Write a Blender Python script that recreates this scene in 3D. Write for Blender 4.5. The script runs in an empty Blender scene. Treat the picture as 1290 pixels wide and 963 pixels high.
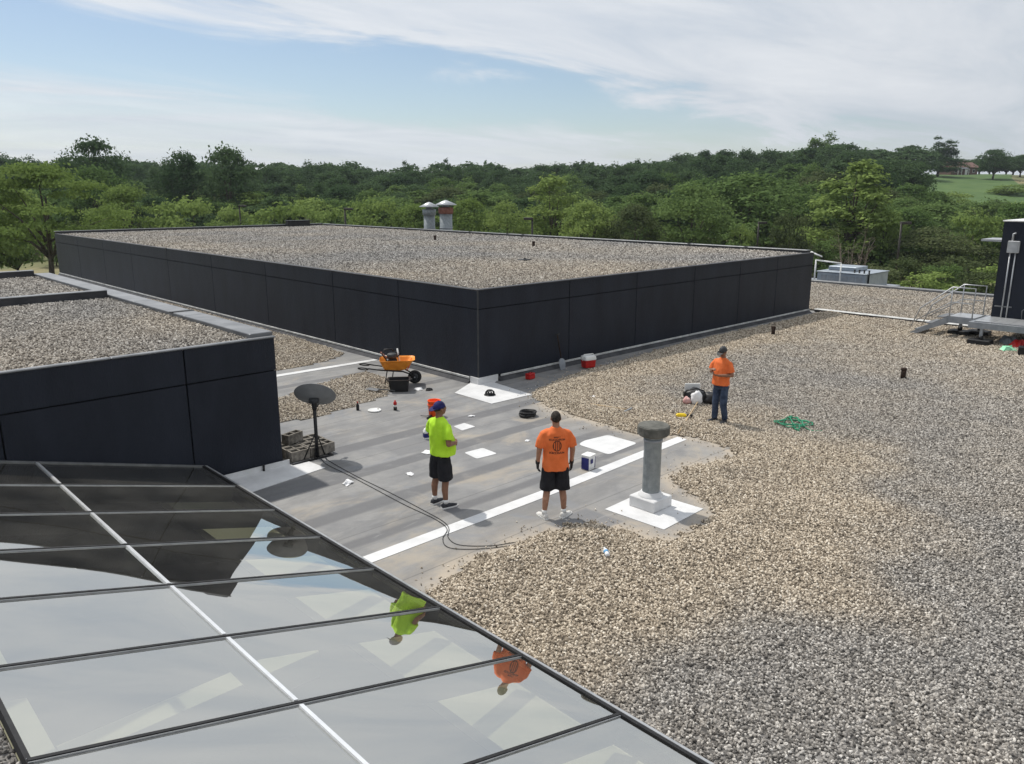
import bpy, bmesh, math, random
import numpy as np
from mathutils import Vector, Matrix, noise as mnoise
S = bpy.context.scene
COL = S.collection
rad = math.radians

# ------------------------------------------------------------------ camera
# world: X and Y run along the walls of the building, z = 0 is the lower roof
CAM_H = 5.05
AZ = rad(43.6)
cam_d = bpy.data.cameras.new('camera')
cam = bpy.data.objects.new('camera', cam_d)
COL.objects.link(cam)
cam.location = (0, 0, CAM_H)
cam.rotation_euler = (rad(90 - 13.6), 0, -AZ)
cam_d.sensor_width = 36.0
cam_d.lens = 990.0 / 1290.0 * 36.0
cam_d.clip_start = 0.05
cam_d.clip_end = 4000
S.camera = cam
RV = Vector((math.cos(AZ), -math.sin(AZ), 0))     # horizontal "right" of the view
FV = Vector((math.sin(AZ), math.cos(AZ), 0))      # horizontal "ahead"

# ------------------------------------------------------------------ sky, sun, exposure
SUN_EL, SUN_AZ = rad(58), rad(-2)                 # azimuth from +Y towards +X
world = bpy.data.worlds.new('World')
S.world = world
world.use_nodes = True
nt = world.node_tree
nt.nodes.clear()


def NN(tree, kind, **kw):
    n = tree.nodes.new(kind)
    for k, v in kw.items():
        setattr(n, k, v)
    return n


def math_node(tree, op, a, b=None, c=None, clamp=False):
    n = tree.nodes.new('ShaderNodeMath')
    n.operation = op
    n.use_clamp = clamp
    for i, v in enumerate((a, b, c)):
        if v is None:
            continue
        if isinstance(v, (int, float)):
            n.inputs[i].default_value = v
        else:
            tree.links.new(v, n.inputs[i])
    return n.outputs[0]


def smooth(tree, v, lo, hi):
    n = tree.nodes.new('ShaderNodeMapRange')
    n.interpolation_type = 'SMOOTHSTEP'
    tree.links.new(v, n.inputs[0])
    n.inputs[1].default_value = lo
    n.inputs[2].default_value = hi
    return n.outputs[0]


def build_world():
    t = nt
    lk = t.links.new
    out = NN(t, 'ShaderNodeOutputWorld')
    sky = NN(t, 'ShaderNodeTexSky', sky_type='NISHITA', sun_disc=False)
    sky.sun_elevation = SUN_EL
    sky.sun_rotation = SUN_AZ
    sky.altitude = 200
    sky.air_density = 1.0
    sky.dust_density = 0.8
    sky.ozone_density = 1.2
    bg = NN(t, 'ShaderNodeBackground')
    bg.inputs[1].default_value = 0.105
    lk(sky.outputs[0], bg.inputs[0])
    tc = NN(t, 'ShaderNodeTexCoord')
    d = tc.outputs['Generated']
    sep = NN(t, 'ShaderNodeSeparateXYZ')
    lk(d, sep.inputs[0])
    X, Y, Z = sep.outputs
    u = math_node(t, 'ADD', math_node(t, 'MULTIPLY', X, RV.x), math_node(t, 'MULTIPLY', Y, RV.y))
    # clouds lie on a high flat layer
    zz = math_node(t, 'ADD', math_node(t, 'MAXIMUM', Z, 0.0), 0.10)
    px = math_node(t, 'DIVIDE', X, zz)
    py = math_node(t, 'DIVIDE', Y, zz)
    cmb = NN(t, 'ShaderNodeCombineXYZ')
    lk(px, cmb.inputs[0]); lk(py, cmb.inputs[1])
    mp = NN(t, 'ShaderNodeMapping')
    mp.inputs['Rotation'].default_value = (0, 0, rad(20))
    mp.inputs['Scale'].default_value = (0.55, 1.15, 1)
    lk(cmb.outputs[0], mp.inputs[0])
    n1 = NN(t, 'ShaderNodeTexNoise')
    n1.inputs['Scale'].default_value = 1.1
    n1.inputs['Detail'].default_value = 8
    n1.inputs['Roughness'].default_value = 0.62
    n1.inputs['Distortion'].default_value = 0.6
    lk(mp.outputs[0], n1.inputs['Vector'])
    n2 = NN(t, 'ShaderNodeTexNoise')
    n2.inputs['Scale'].default_value = 0.42
    n2.inputs['Detail'].default_value = 5
    lk(mp.outputs[0], n2.inputs['Vector'])
    nz = math_node(t, 'SUBTRACT', n1.outputs[0], 0.5)
    # upper sheet of cirrus: sets in above a slanting edge
    edge = math_node(t, 'SUBTRACT', 0.135, math_node(t, 'ADD', math_node(t, 'MULTIPLY', u, 0.20), math_node(t, 'MULTIPLY', math_node(t, 'ABSOLUTE', u), 0.07)))
    hgt = math_node(t, 'ADD', math_node(t, 'SUBTRACT', Z, edge), math_node(t, 'MULTIPLY', nz, 0.20))
    up = smooth(t, hgt, -0.004, 0.034)
    thin = smooth(t, math_node(t, 'ADD', n1.outputs[0], math_node(t, 'MULTIPLY', n2.outputs[0], 0.5)), 0.42, 0.86)
    thin = math_node(t, 'ADD', math_node(t, 'MULTIPLY', thin, 0.26), 0.74)
    up = math_node(t, 'MULTIPLY', up, thin)
    # low bank and general veil near the horizon
    edge2 = math_node(t, 'SUBTRACT', 0.085, math_node(t, 'MULTIPLY', u, 0.085))
    h2 = math_node(t, 'ADD', math_node(t, 'SUBTRACT', edge2, Z), math_node(t, 'MULTIPLY', nz, 0.10))
    # drawn out into level streaks
    sc_ = NN(t, 'ShaderNodeCombineXYZ')
    lk(math_node(t, 'MULTIPLY', u, 2.2), sc_.inputs[0])
    lk(math_node(t, 'MULTIPLY', Z, 34.0), sc_.inputs[1])
    lk(math_node(t, 'MULTIPLY', math_node(t, 'ADD', X, Y), 1.1), sc_.inputs[2])
    n3 = NN(t, 'ShaderNodeTexNoise')
    n3.inputs['Scale'].default_value = 1.0
    n3.inputs['Detail'].default_value = 6
    n3.inputs['Distortion'].default_value = 0.5
    lk(sc_.outputs[0], n3.inputs['Vector'])
    st_ = smooth(t, n3.outputs[0], 0.34, 0.62)
    low = math_node(t, 'MULTIPLY', smooth(t, h2, -0.01, 0.035), math_node(t, 'ADD', math_node(t, 'MULTIPLY', st_, 0.42), 0.50))
    # more veil on the right-hand side
    rgt = math_node(t, 'MULTIPLY', smooth(t, math_node(t, 'ADD', u, math_node(t, 'MULTIPLY', nz, 0.5)), 0.05, 0.5), 0.60)
    m = math_node(t, 'MAXIMUM', math_node(t, 'MAXIMUM', up, low), rgt)
    m = math_node(t, 'ADD', math_node(t, 'MULTIPLY', m, 0.94), 0.03, clamp=True)
    cl = NN(t, 'ShaderNodeBackground')
    cl.inputs[1].default_value = 1.0
    cr = NN(t, 'ShaderNodeValToRGB')
    cr.color_ramp.elements[0].position = 0.30
    cr.color_ramp.elements[0].color = (0.56, 0.62, 0.70, 1)
    cr.color_ramp.elements[1].position = 0.64
    cr.color_ramp.elements[1].color = (0.84, 0.87, 0.91, 1)
    lk(math_node(t, 'ADD', math_node(t, 'MULTIPLY', n1.outputs[0], 0.6), math_node(t, 'MULTIPLY', n2.outputs[0], 0.4)), cr.inputs[0])
    lk(cr.outputs[0], cl.inputs[0])
    # thin cloud scatters a little more light towards the sun
    dt = NN(t, 'ShaderNodeVectorMath', operation='DOT_PRODUCT')
    lk(d, dt.inputs[0])
    dt.inputs[1].default_value = (math.sin(SUN_AZ) * math.cos(SUN_EL), math.cos(SUN_AZ) * math.cos(SUN_EL), math.sin(SUN_EL))
    lk(math_node(t, 'ADD', math_node(t, 'MULTIPLY', math_node(t, 'MAXIMUM', dt.outputs['Value'], 0.0), 0.28), 0.84), cl.inputs[1])
    mix = NN(t, 'ShaderNodeMixShader')
    lk(m, mix.inputs[0]); lk(bg.outputs[0], mix.inputs[1]); lk(cl.outputs[0], mix.inputs[2])
    lk(mix.outputs[0], out.inputs[0])


build_world()
sun_d = bpy.data.lights.new('sun', 'SUN')
sun_d.energy = 3.5
sun_d.angle = rad(1.6)
sun_d.color = (1.0, 0.955, 0.88)
sun = bpy.data.objects.new('sun', sun_d)
COL.objects.link(sun)
sdir = Vector((math.sin(SUN_AZ) * math.cos(SUN_EL), math.cos(SUN_AZ) * math.cos(SUN_EL), math.sin(SUN_EL)))
sun.rotation_euler = sdir.to_track_quat('Z', 'Y').to_euler()
sun.location = (0, 0, 60)
vs = S.view_settings
vs.view_transform = 'Standard'
vs.look = 'None'
vs.exposure = 0.0
vs.gamma = 1.0
S.render.engine = 'CYCLES'
S.cycles.use_denoising = True
S.cycles.max_bounces = 8
S.cycles.transparent_max_bounces = 12
S.cycles.caustics_reflective = False
S.cycles.caustics_refractive = False

# ------------------------------------------------------------------ materials
MATS = {}


def pm(name, col, rough=0.75, col2=None, scale=6.0, bump=0.0, bscale=None, metal=0.0, spec=0.3, var=0.12, detail=5, stretch=None, lo=.35, hi=.65):
    """principled material with a noise-driven colour change and fine relief"""
    m = bpy.data.materials.new(name)
    m.use_nodes = True
    t = m.node_tree
    lk = t.links.new
    b = t.nodes['Principled BSDF']
    b.inputs['Roughness'].default_value = rough
    b.inputs['Metallic'].default_value = metal
    b.inputs['Specular IOR Level'].default_value = spec
    tc = NN(t, 'ShaderNodeTexCoord')
    vec = tc.outputs['Object']
    if stretch:
        mp = NN(t, 'ShaderNodeMapping')
        mp.inputs['Scale'].default_value = stretch
        lk(vec, mp.inputs[0])
        vec = mp.outputs[0]
    n = NN(t, 'ShaderNodeTexNoise')
    n.inputs['Scale'].default_value = scale
    n.inputs['Detail'].default_value = detail
    n.inputs['Roughness'].default_value = 0.6
    lk(vec, n.inputs['Vector'])
    if col2 is None:
        col2 = tuple(min(1, c * (1 + var)) for c in col)
        col = tuple(c * (1 - var) for c in col)
    r = NN(t, 'ShaderNodeValToRGB')
    r.color_ramp.elements[0].position = lo
    r.color_ramp.elements[0].color = (*col, 1)
    r.color_ramp.elements[1].position = hi
    r.color_ramp.elements[1].color = (*col2, 1)
    lk(n.outputs[0], r.inputs[0])
    lk(r.outputs[0], b.inputs['Base Color'])
    if bump:
        n2 = NN(t, 'ShaderNodeTexNoise')
        n2.inputs['Scale'].default_value = bscale or scale * 6
        n2.inputs['Detail'].default_value = 4
        lk(vec, n2.inputs['Vector'])
        bp = NN(t, 'ShaderNodeBump')
        bp.inputs['Strength'].default_value = bump
        bp.inputs['Distance'].default_value = 0.02
        lk(n2.outputs[0], bp.inputs['Height'])
        lk(bp.outputs[0], b.inputs['Normal'])
    MATS[name] = m
    return m


M_panel = pm('black_panel', (0.0058, 0.0085, 0.0165), 0.55, (0.0130, 0.0170, 0.0285), scale=1.6, bump=0.6, bscale=60, spec=0.30, detail=10, stretch=(1, 1, .3))
M_core = pm('joint_dark', (0.006, 0.006, 0.007), 0.9)
M_coping = pm('coping_metal', (0.15, 0.155, 0.165), 0.5, (0.22, 0.225, 0.235), scale=2.5, metal=0.6, bump=0.05)
M_copdark = pm('coping_dark', (0.03, 0.031, 0.035), 0.5, (0.05, 0.05, 0.055), scale=3)
M_bar = pm('flashing_bar', (0.42, 0.42, 0.41), 0.5, (0.72, 0.72, 0.70), scale=4, metal=0.15)
M_cant = pm('base_membrane', (0.035, 0.036, 0.04), 0.8, (0.075, 0.075, 0.08), scale=3)
M_white = pm('white_membrane', (0.58, 0.58, 0.58), 0.55, (0.70, 0.70, 0.70), scale=2.6, bump=0.06, bscale=30)
M_paper = pm('white_scrap', (0.72, 0.72, 0.73), 0.8, (0.85, 0.85, 0.85), scale=15)
M_silver = pm('glare_aluminium', (0.78, 0.79, 0.80), 0.28, (0.88, 0.89, 0.90), scale=5, metal=0.5)  # base lightened to paint in the white glare on the ridge bar
M_trim = pm('trim_aluminium', (0.40, 0.41, 0.42), 0.38, (0.52, 0.53, 0.54), scale=5, metal=0.5)
M_dullalu = pm('dull_aluminium', (0.15, 0.155, 0.16), 0.5, (0.23, 0.235, 0.24), scale=5, metal=0.4)
M_rubber = pm('black_rubber', (0.012, 0.012, 0.013), 0.6, (0.022, 0.022, 0.023), scale=12)
M_galv = pm('galvanised', (0.20, 0.225, 0.235), 0.5, (0.30, 0.325, 0.335), scale=7, metal=0.35, detail=8)
M_steel = pm('grey_steel', (0.24, 0.26, 0.285), 0.5, (0.33, 0.35, 0.375), scale=3, metal=0.3)
M_conc = pm('concrete_block', (0.12, 0.108, 0.092), 0.9, (0.29, 0.265, 0.23), scale=9, bump=0.5)
M_capstone = pm('weathered_cap', (0.075, 0.075, 0.066), 0.8, (0.145, 0.142, 0.125), scale=8, bump=0.2)
M_dish = pm('dish_grey', (0.19, 0.195, 0.20), 0.65, (0.24, 0.245, 0.25), scale=3)
M_black = pm('black_plastic', (0.012, 0.012, 0.013), 0.45, (0.022, 0.022, 0.023), scale=6)
M_dkgrey = pm('dark_grey', (0.035, 0.037, 0.04), 0.6, (0.055, 0.057, 0.06), scale=6)
M_orange = pm('orange_tray', (0.75, 0.24, 0.025), 0.5, (0.92, 0.36, 0.05), scale=5)
M_bucket = pm('orange_bucket', (0.82, 0.09, 0.01), 0.45, (0.95, 0.13, 0.02), scale=5)
M_red = pm('red_plastic', (0.42, 0.015, 0.015), 0.45, (0.55, 0.03, 0.025), scale=6)
M_whitep = pm('white_plastic', (0.72, 0.72, 0.70), 0.4, (0.82, 0.82, 0.80), scale=6)
M_navy = pm('navy_plastic', (0.015, 0.018, 0.12), 0.5, (0.03, 0.035, 0.18), scale=6)
M_yellow = pm('yellow_plastic', (0.72, 0.50, 0.01), 0.5, (0.85, 0.62, 0.03), scale=6)
M_wood = pm('pale_wood', (0.42, 0.30, 0.17), 0.7, (0.58, 0.44, 0.28), scale=4, stretch=(1, 1, 12))
M_green = pm('green_hose', (0.02, 0.19, 0.10), 0.5, (0.05, 0.30, 0.17), scale=8)
M_lightgreen = pm('pale_green_bag', (0.20, 0.62, 0.36), 0.6, (0.40, 0.78, 0.52), scale=12)
M_rust = pm('rusty_iron', (0.016, 0.011, 0.009), 0.85, (0.045, 0.026, 0.018), scale=14)
M_pole = pm('bronze_pole', (0.03, 0.025, 0.022), 0.5, (0.05, 0.043, 0.038), scale=5)
M_skin = pm('skin_tanned', (0.30, 0.15, 0.095), 0.55, (0.38, 0.20, 0.13), scale=9)
M_skin2 = pm('skin_brown', (0.20, 0.10, 0.06), 0.55, (0.27, 0.14, 0.09), scale=9)
M_hair = pm('dark_hair', (0.012, 0.009, 0.007), 0.7, (0.04, 0.03, 0.022), scale=40, bump=0.6, bscale=140)
M_hivis = pm('hi_vis_yellow', (0.42, 0.74, 0.025), 0.8, (0.52, 0.84, 0.045), scale=6, bump=0.25, bscale=14)
M_shirt = pm('orange_shirt', (0.70, 0.145, 0.035), 0.8, (0.82, 0.19, 0.055), scale=6, bump=0.25, bscale=14)
M_short = pm('black_cloth', (0.008, 0.008, 0.011), 0.85, (0.018, 0.018, 0.022), scale=9, bump=0.3, bscale=18)
M_navycloth = pm('navy_cloth', (0.012, 0.012, 0.075), 0.8, (0.022, 0.022, 0.12), scale=9)
M_jean = pm('dark_denim', (0.018, 0.028, 0.055), 0.85, (0.06, 0.085, 0.14), scale=6, bump=0.3, bscale=18)
M_shoew = pm('white_shoe', (0.55, 0.53, 0.50), 0.6, (0.72, 0.70, 0.67), scale=14)
M_shoeb = pm('black_shoe', (0.015, 0.016, 0.02), 0.6, (0.04, 0.042, 0.05), scale=14)
M_eye = pm('eye_white', (0.6, 0.6, 0.58), 0.3)
M_lip = pm('lip', (0.22, 0.08, 0.065), 0.5)
M_logo = pm('shirt_print', (0.03, 0.012, 0.01), 0.8, (0.09, 0.02, 0.012), scale=30)
M_bark = pm('bark', (0.045, 0.036, 0.028), 0.9, (0.11, 0.09, 0.07), scale=4, bump=0.8, stretch=(4, 4, 0.8))
M_twig = pm('bare_twig', (0.14, 0.11, 0.09), 0.9, (0.22, 0.18, 0.15), scale=4)
M_roofb = pm('brown_shingle', (0.13, 0.075, 0.06), 0.9, (0.20, 0.12, 0.10), scale=3)
M_brick = pm('red_brick', (0.13, 0.085, 0.072), 0.9, (0.19, 0.12, 0.10), scale=2)
M_inwall = pm('interior_wall', (0.16, 0.15, 0.13), 0.9, (0.2, 0.19, 0.17), scale=1)  # wall and floor colours darkened so the room looks dim
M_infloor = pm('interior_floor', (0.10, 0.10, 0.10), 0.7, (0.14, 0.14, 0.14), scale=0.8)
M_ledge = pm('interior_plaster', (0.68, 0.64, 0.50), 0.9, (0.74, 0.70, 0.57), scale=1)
M_beam = pm('interior_beam', (0.10, 0.10, 0.10), 0.6, (0.14, 0.14, 0.14), scale=3)
M_lawn = pm('lawn', (0.055, 0.105, 0.028), 0.95, (0.085, 0.140, 0.040), scale=0.12, detail=8)
M_metalblue = pm('unit_metal', (0.27, 0.31, 0.36), 0.45, (0.40, 0.44, 0.48), scale=1.5, metal=0.3)
M_redrust = pm('rust_stain', (0.16, 0.06, 0.04), 0.8, (0.26, 0.12, 0.09), scale=6)


def glass_material():
    m = bpy.data.materials.new('coated_glass')
    m.use_nodes = True
    t = m.node_tree
    lk = t.links.new
    t.nodes.clear()
    out = NN(t, 'ShaderNodeOutputMaterial')
    tr = NN(t, 'ShaderNodeBsdfTransparent')
    tr.inputs[0].default_value = (0.86, 0.90, 0.79, 1)
    gl = NN(t, 'ShaderNodeBsdfGlossy')
    gl.inputs['Roughness'].default_value = 0.0
    gl.inputs['Color'].default_value = (1.0, 0.985, 0.93, 1)
    lw = NN(t, 'ShaderNodeFresnel')
    lw.inputs[0].default_value = 1.55
    mr = NN(t, 'ShaderNodeMapRange')
    mr.inputs[1].default_value = 0.0
    mr.inputs[2].default_value = 1.0
    mr.inputs[3].default_value = 0.54
    mr.inputs[4].default_value = 1.0
    lk(lw.outputs[0], mr.inputs[0])
    mx = NN(t, 'ShaderNodeMixShader')
    lk(mr.outputs[0], mx.inputs[0]); lk(tr.outputs[0], mx.inputs[1]); lk(gl.outputs[0], mx.inputs[2])
    # a film of dust, thickened to make the reflections look paler
    df = NN(t, 'ShaderNodeBsdfDiffuse')
    df.inputs[0].default_value = (0.50, 0.48, 0.43, 1)
    tc = NN(t, 'ShaderNodeTexCoord')
    ns = NN(t, 'ShaderNodeTexNoise')
    ns.inputs['Scale'].default_value = 1.3
    ns.inputs['Detail'].default_value = 8
    lk(tc.outputs['Object'], ns.inputs['Vector'])
    dm = NN(t, 'ShaderNodeMapRange')
    dm.inputs[1].default_value = 0.35
    dm.inputs[2].default_value = 0.8
    dm.inputs[3].default_value = 0.02
    dm.inputs[4].default_value = 0.075
    lk(ns.outputs[0], dm.inputs[0])
    mx2 = NN(t, 'ShaderNodeMixShader')
    lk(dm.outputs[0], mx2.inputs[0]); lk(mx.outputs[0], mx2.inputs[1]); lk(df.outputs[0], mx2.inputs[2])
    lk(mx2.outputs[0], out.inputs[0])
    return m


M_glass = glass_material()


def gravel_base_material():
    m = bpy.data.materials.new('gravel_bed')
    m.use_nodes = True
    t = m.node_tree
    lk = t.links.new
    b = t.nodes['Principled BSDF']
    b.inputs['Roughness'].default_value = 0.9
    b.inputs['Specular IOR Level'].default_value = 0.2
    tc = NN(t, 'ShaderNodeTexCoord')
    v = NN(t, 'ShaderNodeTexVoronoi')
    v.inputs['Scale'].default_value = 21
    lk(tc.outputs['Object'], v.inputs['Vector'])
    at = NN(t, 'ShaderNodeAttribute')
    at.attribute_name = 'tan'
    sp = NN(t, 'ShaderNodeSeparateColor')
    lk(v.outputs['Color'], sp.inputs[0])
    g = NN(t, 'ShaderNodeValToRGB')
    g.color_ramp.elements[0].color = (0.04, 0.039, 0.038, 1)  # dark bed tones paint shadow into the gaps between stones
    g.color_ramp.elements[1].color = (0.27, 0.26, 0.25, 1)
    a = NN(t, 'ShaderNodeValToRGB')
    a.color_ramp.elements[0].color = (0.05, 0.04, 0.03, 1)
    a.color_ramp.elements[1].color = (0.32, 0.27, 0.205, 1)
    lk(sp.outputs[0], g.inputs[0]); lk(sp.outputs[0], a.inputs[0])
    mx = NN(t, 'ShaderNodeMix', data_type='RGBA')
    lk(at.outputs['Fac'], mx.inputs['Factor']); lk(g.outputs[0], mx.inputs['A']); lk(a.outputs[0], mx.inputs['B'])
    lk(mx.outputs['Result'], b.inputs['Base Color'])
    bp = NN(t, 'ShaderNodeBump')
    bp.inputs['Strength'].default_value = 1.0
    bp.inputs['Distance'].default_value = 0.03
    inv = math_node(t, 'SUBTRACT', 1.0, v.outputs['Distance'])
    lk(inv, bp.inputs['Height'])
    lk(bp.outputs[0], b.inputs['Normal'])
    return m


def pebble_material():
    m = bpy.data.materials.new('pebbles')
    m.use_nodes = True
    t = m.node_tree
    lk = t.links.new
    b = t.nodes['Principled BSDF']
    b.inputs['Roughness'].default_value = 1.0
    b.inputs['Specular IOR Level'].default_value = 0.04
    at = NN(t, 'ShaderNodeAttribute')
    at.attribute_type = 'INSTANCER'
    at.attribute_name = 'tan'
    oi = NN(t, 'ShaderNodeObjectInfo')
    def stops(*st):
        r = NN(t, 'ShaderNodeValToRGB')
        e0, e1 = r.color_ramp.elements[0], r.color_ramp.elements[1]
        e0.position, e0.color = st[0][0], (*st[0][1], 1)
        e1.position, e1.color = st[-1][0], (*st[-1][1], 1)
        for p, c in st[1:-1]:
            n = r.color_ramp.elements.new(p)
            n.color = (*c, 1)
        return r
    g = stops((0, (0.095, 0.091, 0.086)), (.5, (0.295, 0.280, 0.262)), (.9, (0.49, 0.468, 0.438)), (1, (0.66, 0.63, 0.59)))
    a = stops((0, (0.16, 0.130, 0.100)), (.5, (0.485, 0.412, 0.320)), (.9, (0.70, 0.615, 0.495)), (1, (0.82, 0.75, 0.64)))
    lk(oi.outputs['Random'], g.inputs[0]); lk(oi.outputs['Random'], a.inputs[0])
    mx = NN(t, 'ShaderNodeMix', data_type='RGBA')
    lk(at.outputs['Fac'], mx.inputs['Factor']); lk(g.outputs[0], mx.inputs['A']); lk(a.outputs[0], mx.inputs['B'])
    lk(mx.outputs['Result'], b.inputs['Base Color'])
    return m


M_gbed = gravel_base_material()
M_peb = pebble_material()


def deck_material():
    """bare grey roofing membrane with tan silt, dark seams and a few patches"""
    m = bpy.data.materials.new('roof_membrane')
    m.use_nodes = True
    t = m.node_tree
    lk = t.links.new
    b = t.nodes['Principled BSDF']
    b.inputs['Roughness'].default_value = 0.72
    b.inputs['Specular IOR Level'].default_value = 0.3
    tc = NN(t, 'ShaderNodeTexCoord')
    sp = NN(t, 'ShaderNodeSeparateXYZ')
    lk(tc.outputs['Object'], sp.inputs[0])
    X, Y, _ = sp.outputs

    def noise_tex(scale, detail=6, rough=.6, dist=0.0, stretch=None):
        n = NN(t, 'ShaderNodeTexNoise')
        n.inputs['Scale'].default_value = scale
        n.inputs['Detail'].default_value = detail
        n.inputs['Roughness'].default_value = rough
        n.inputs['Distortion'].default_value = dist
        v = tc.outputs['Object']
        if stretch:
            mp = NN(t, 'ShaderNodeMapping')
            mp.inputs['Scale'].default_value = stretch
            lk(v, mp.inputs[0])
            v = mp.outputs[0]
        lk(v, n.inputs['Vector'])
        return n.outputs[0]

    def ramp(v, c0, c1, p0=.35, p1=.65):
        r = NN(t, 'ShaderNodeValToRGB')
        r.color_ramp.elements[0].position = p0
        r.color_ramp.elements[1].position = p1
        r.color_ramp.elements[0].color = (*c0, 1)
        r.color_ramp.elements[1].color = (*c1, 1)
        lk(v, r.inputs[0])
        return r.outputs[0]

    def mixc(f, a, c):
        x = NN(t, 'ShaderNodeMix', data_type='RGBA')
        lk(f, x.inputs['Factor'])
        lk(a, x.inputs['A'])
        if isinstance(c, tuple):
            x.inputs['B'].default_value = (*c, 1)
        else:
            lk(c, x.inputs['B'])
        return x.outputs['Result']
    base = ramp(noise_tex(1.1, 9, .65, .4), (0.185, 0.186, 0.190), (0.280, 0.274, 0.265))
    silt = smooth(t, noise_tex(0.55, 8, .68, .8), 0.50, 0.68)
    c = mixc(math_node(t, 'MULTIPLY', silt, .75), base, (0.355, 0.31, 0.25))
    damp = smooth(t, noise_tex(1.3, 8, .68, .7, (.28, 1.15, 1)), .47, .62)
    c = mixc(math_node(t, 'MULTIPLY', damp, .55), c, (0.165, 0.163, 0.162))
    blue = smooth(t, noise_tex(0.8, 6, .6, 1.2), 0.56, 0.70)
    c = mixc(math_node(t, 'MULTIPLY', blue, .7), c, (0.20, 0.208, 0.225))
    # darker strips where laps were cleaned, running along X
    wob = math_node(t, 'MULTIPLY', math_node(t, 'SUBTRACT', noise_tex(0.6, 3), .5), 0.10)
    yy = math_node(t, 'ADD', Y, wob)
    total = None
    for yc, w in ((13.25, .20), (11.85, .18), (10.43, .18), (9.35, .12), (16.6, .15), (18.9, .15)):
        dd = math_node(t, 'ABSOLUTE', math_node(t, 'SUBTRACT', yy, yc))
        k = math_node(t, 'SUBTRACT', 1.0, smooth(t, dd, w - .05, w + .05))
        total = k if total is None else math_node(t, 'MAXIMUM', total, k)
    total = math_node(t, 'MULTIPLY', total, smooth(t, noise_tex(1.7, 5), 0.18, 0.48))
    c = mixc(math_node(t, 'MULTIPLY', total, .85), c, (0.135, 0.135, 0.14))
    # silt left behind along the raked-back gravel
    sa = NN(t, 'ShaderNodeAttribute')
    sa.attribute_name = 'silt'
    sm_ = math_node(t, 'MULTIPLY', sa.outputs['Fac'], smooth(t, noise_tex(2.3, 7, .7, .5), .22, .60))
    c = mixc(math_node(t, 'MULTIPLY', sm_, .9), c, (0.43, 0.365, 0.285))
    # rounded darker patches
    for x0, x1, y0, y1, col in ((8.55, 9.75, 12.15, 12.95, (0.185, 0.185, 0.188)), (6.5, 7.55, 12.35, 12.75, (0.17, 0.167, 0.162)), (5.3, 7.2, 11.95, 12.38, (0.14, 0.14, 0.143)), (8.3, 9.2, 7.15, 7.9, (0.165, 0.168, 0.178))):
        dx = math_node(t, 'MAXIMUM', math_node(t, 'SUBTRACT', x0, X), math_node(t, 'SUBTRACT', X, x1))
        dy = math_node(t, 'MAXIMUM', math_node(t, 'SUBTRACT', y0, Y), math_node(t, 'SUBTRACT', Y, y1))
        q = math_node(t, 'ADD', math_node(t, 'MAXIMUM', dx, dy), math_node(t, 'MULTIPLY', wob, 1.4))
        k = math_node(t, 'SUBTRACT', 1.0, smooth(t, q, -.05, .06))
        c = mixc(math_node(t, 'MULTIPLY', k, .8), c, col)
    scf = smooth(t, noise_tex(3.2, 9, .75, 2.0, (.35, 1.6, 1)), .56, .70)
    c = mixc(math_node(t, 'MULTIPLY', scf, .38), c, (0.36, 0.355, 0.345))
    seam = None
    for yc in (7.95, 9.62, 11.68, 12.55, 13.44, 14.35, 15.05, 16.9, 18.4):
        dd = math_node(t, 'ABSOLUTE', math_node(t, 'SUBTRACT', math_node(t, 'ADD', Y, math_node(t, 'MULTIPLY', wob, .25)), yc))
        k = math_node(t, 'LESS_THAN', dd, .011)
        seam = k if seam is None else math_node(t, 'MAXIMUM', seam, k)
    c = mixc(math_node(t, 'MULTIPLY', seam, .45), c, (0.09, 0.088, 0.085))
    sp2 = smooth(t, noise_tex(9, 8, .7), .62, .72)
    c = mixc(math_node(t, 'MULTIPLY', sp2, .55), c, (0.16, 0.15, 0.14))
    lk(c, b.inputs['Base Color'])
    bp = NN(t, 'ShaderNodeBump')
    bp.inputs['Strength'].default_value = 0.5
    bp.inputs['Distance'].default_value = 0.03
    lk(noise_tex(3, 9, .7, 1.0), bp.inputs['Height'])
    lk(bp.outputs[0], b.inputs['Normal'])
    return m


M_deck = deck_material()


def leaf_material(name, c0, c1, trans=0.35):
    m = bpy.data.materials.new(name)
    m.use_nodes = True
    t = m.node_tree
    lk = t.links.new
    t.nodes.clear()
    out = NN(t, 'ShaderNodeOutputMaterial')
    oi = NN(t, 'ShaderNodeObjectInfo')
    tc = NN(t, 'ShaderNodeTexCoord')
    n = NN(t, 'ShaderNodeTexNoise')
    n.inputs['Scale'].default_value = 0.55
    n.inputs['Detail'].default_value = 3
    lk(tc.outputs['Object'], n.inputs['Vector'])
    s = math_node(t, 'ADD', math_node(t, 'MULTIPLY', n.outputs[0], .7), math_node(t, 'MULTIPLY', oi.outputs['Random'], .45))
    r = NN(t, 'ShaderNodeValToRGB')
    r.color_ramp.elements[0].position = 0.3
    r.color_ramp.elements[1].position = 0.85
    r.color_ramp.elements[0].color = (*c0, 1)
    r.color_ramp.elements[1].color = (*c1, 1)
    lk(s, r.inputs[0])
    df = NN(t, 'ShaderNodeBsdfDiffuse')
    tl = NN(t, 'ShaderNodeBsdfTranslucent')
    lk(r.outputs[0], df.inputs[0]); lk(r.outputs[0], tl.inputs[0])
    mx = NN(t, 'ShaderNodeMixShader')
    mx.inputs[0].default_value = trans
    lk(df.outputs[0], mx.inputs[1]); lk(tl.outputs[0], mx.inputs[2])
    lk(mx.outputs[0], out.inputs[0])
    return m


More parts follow.
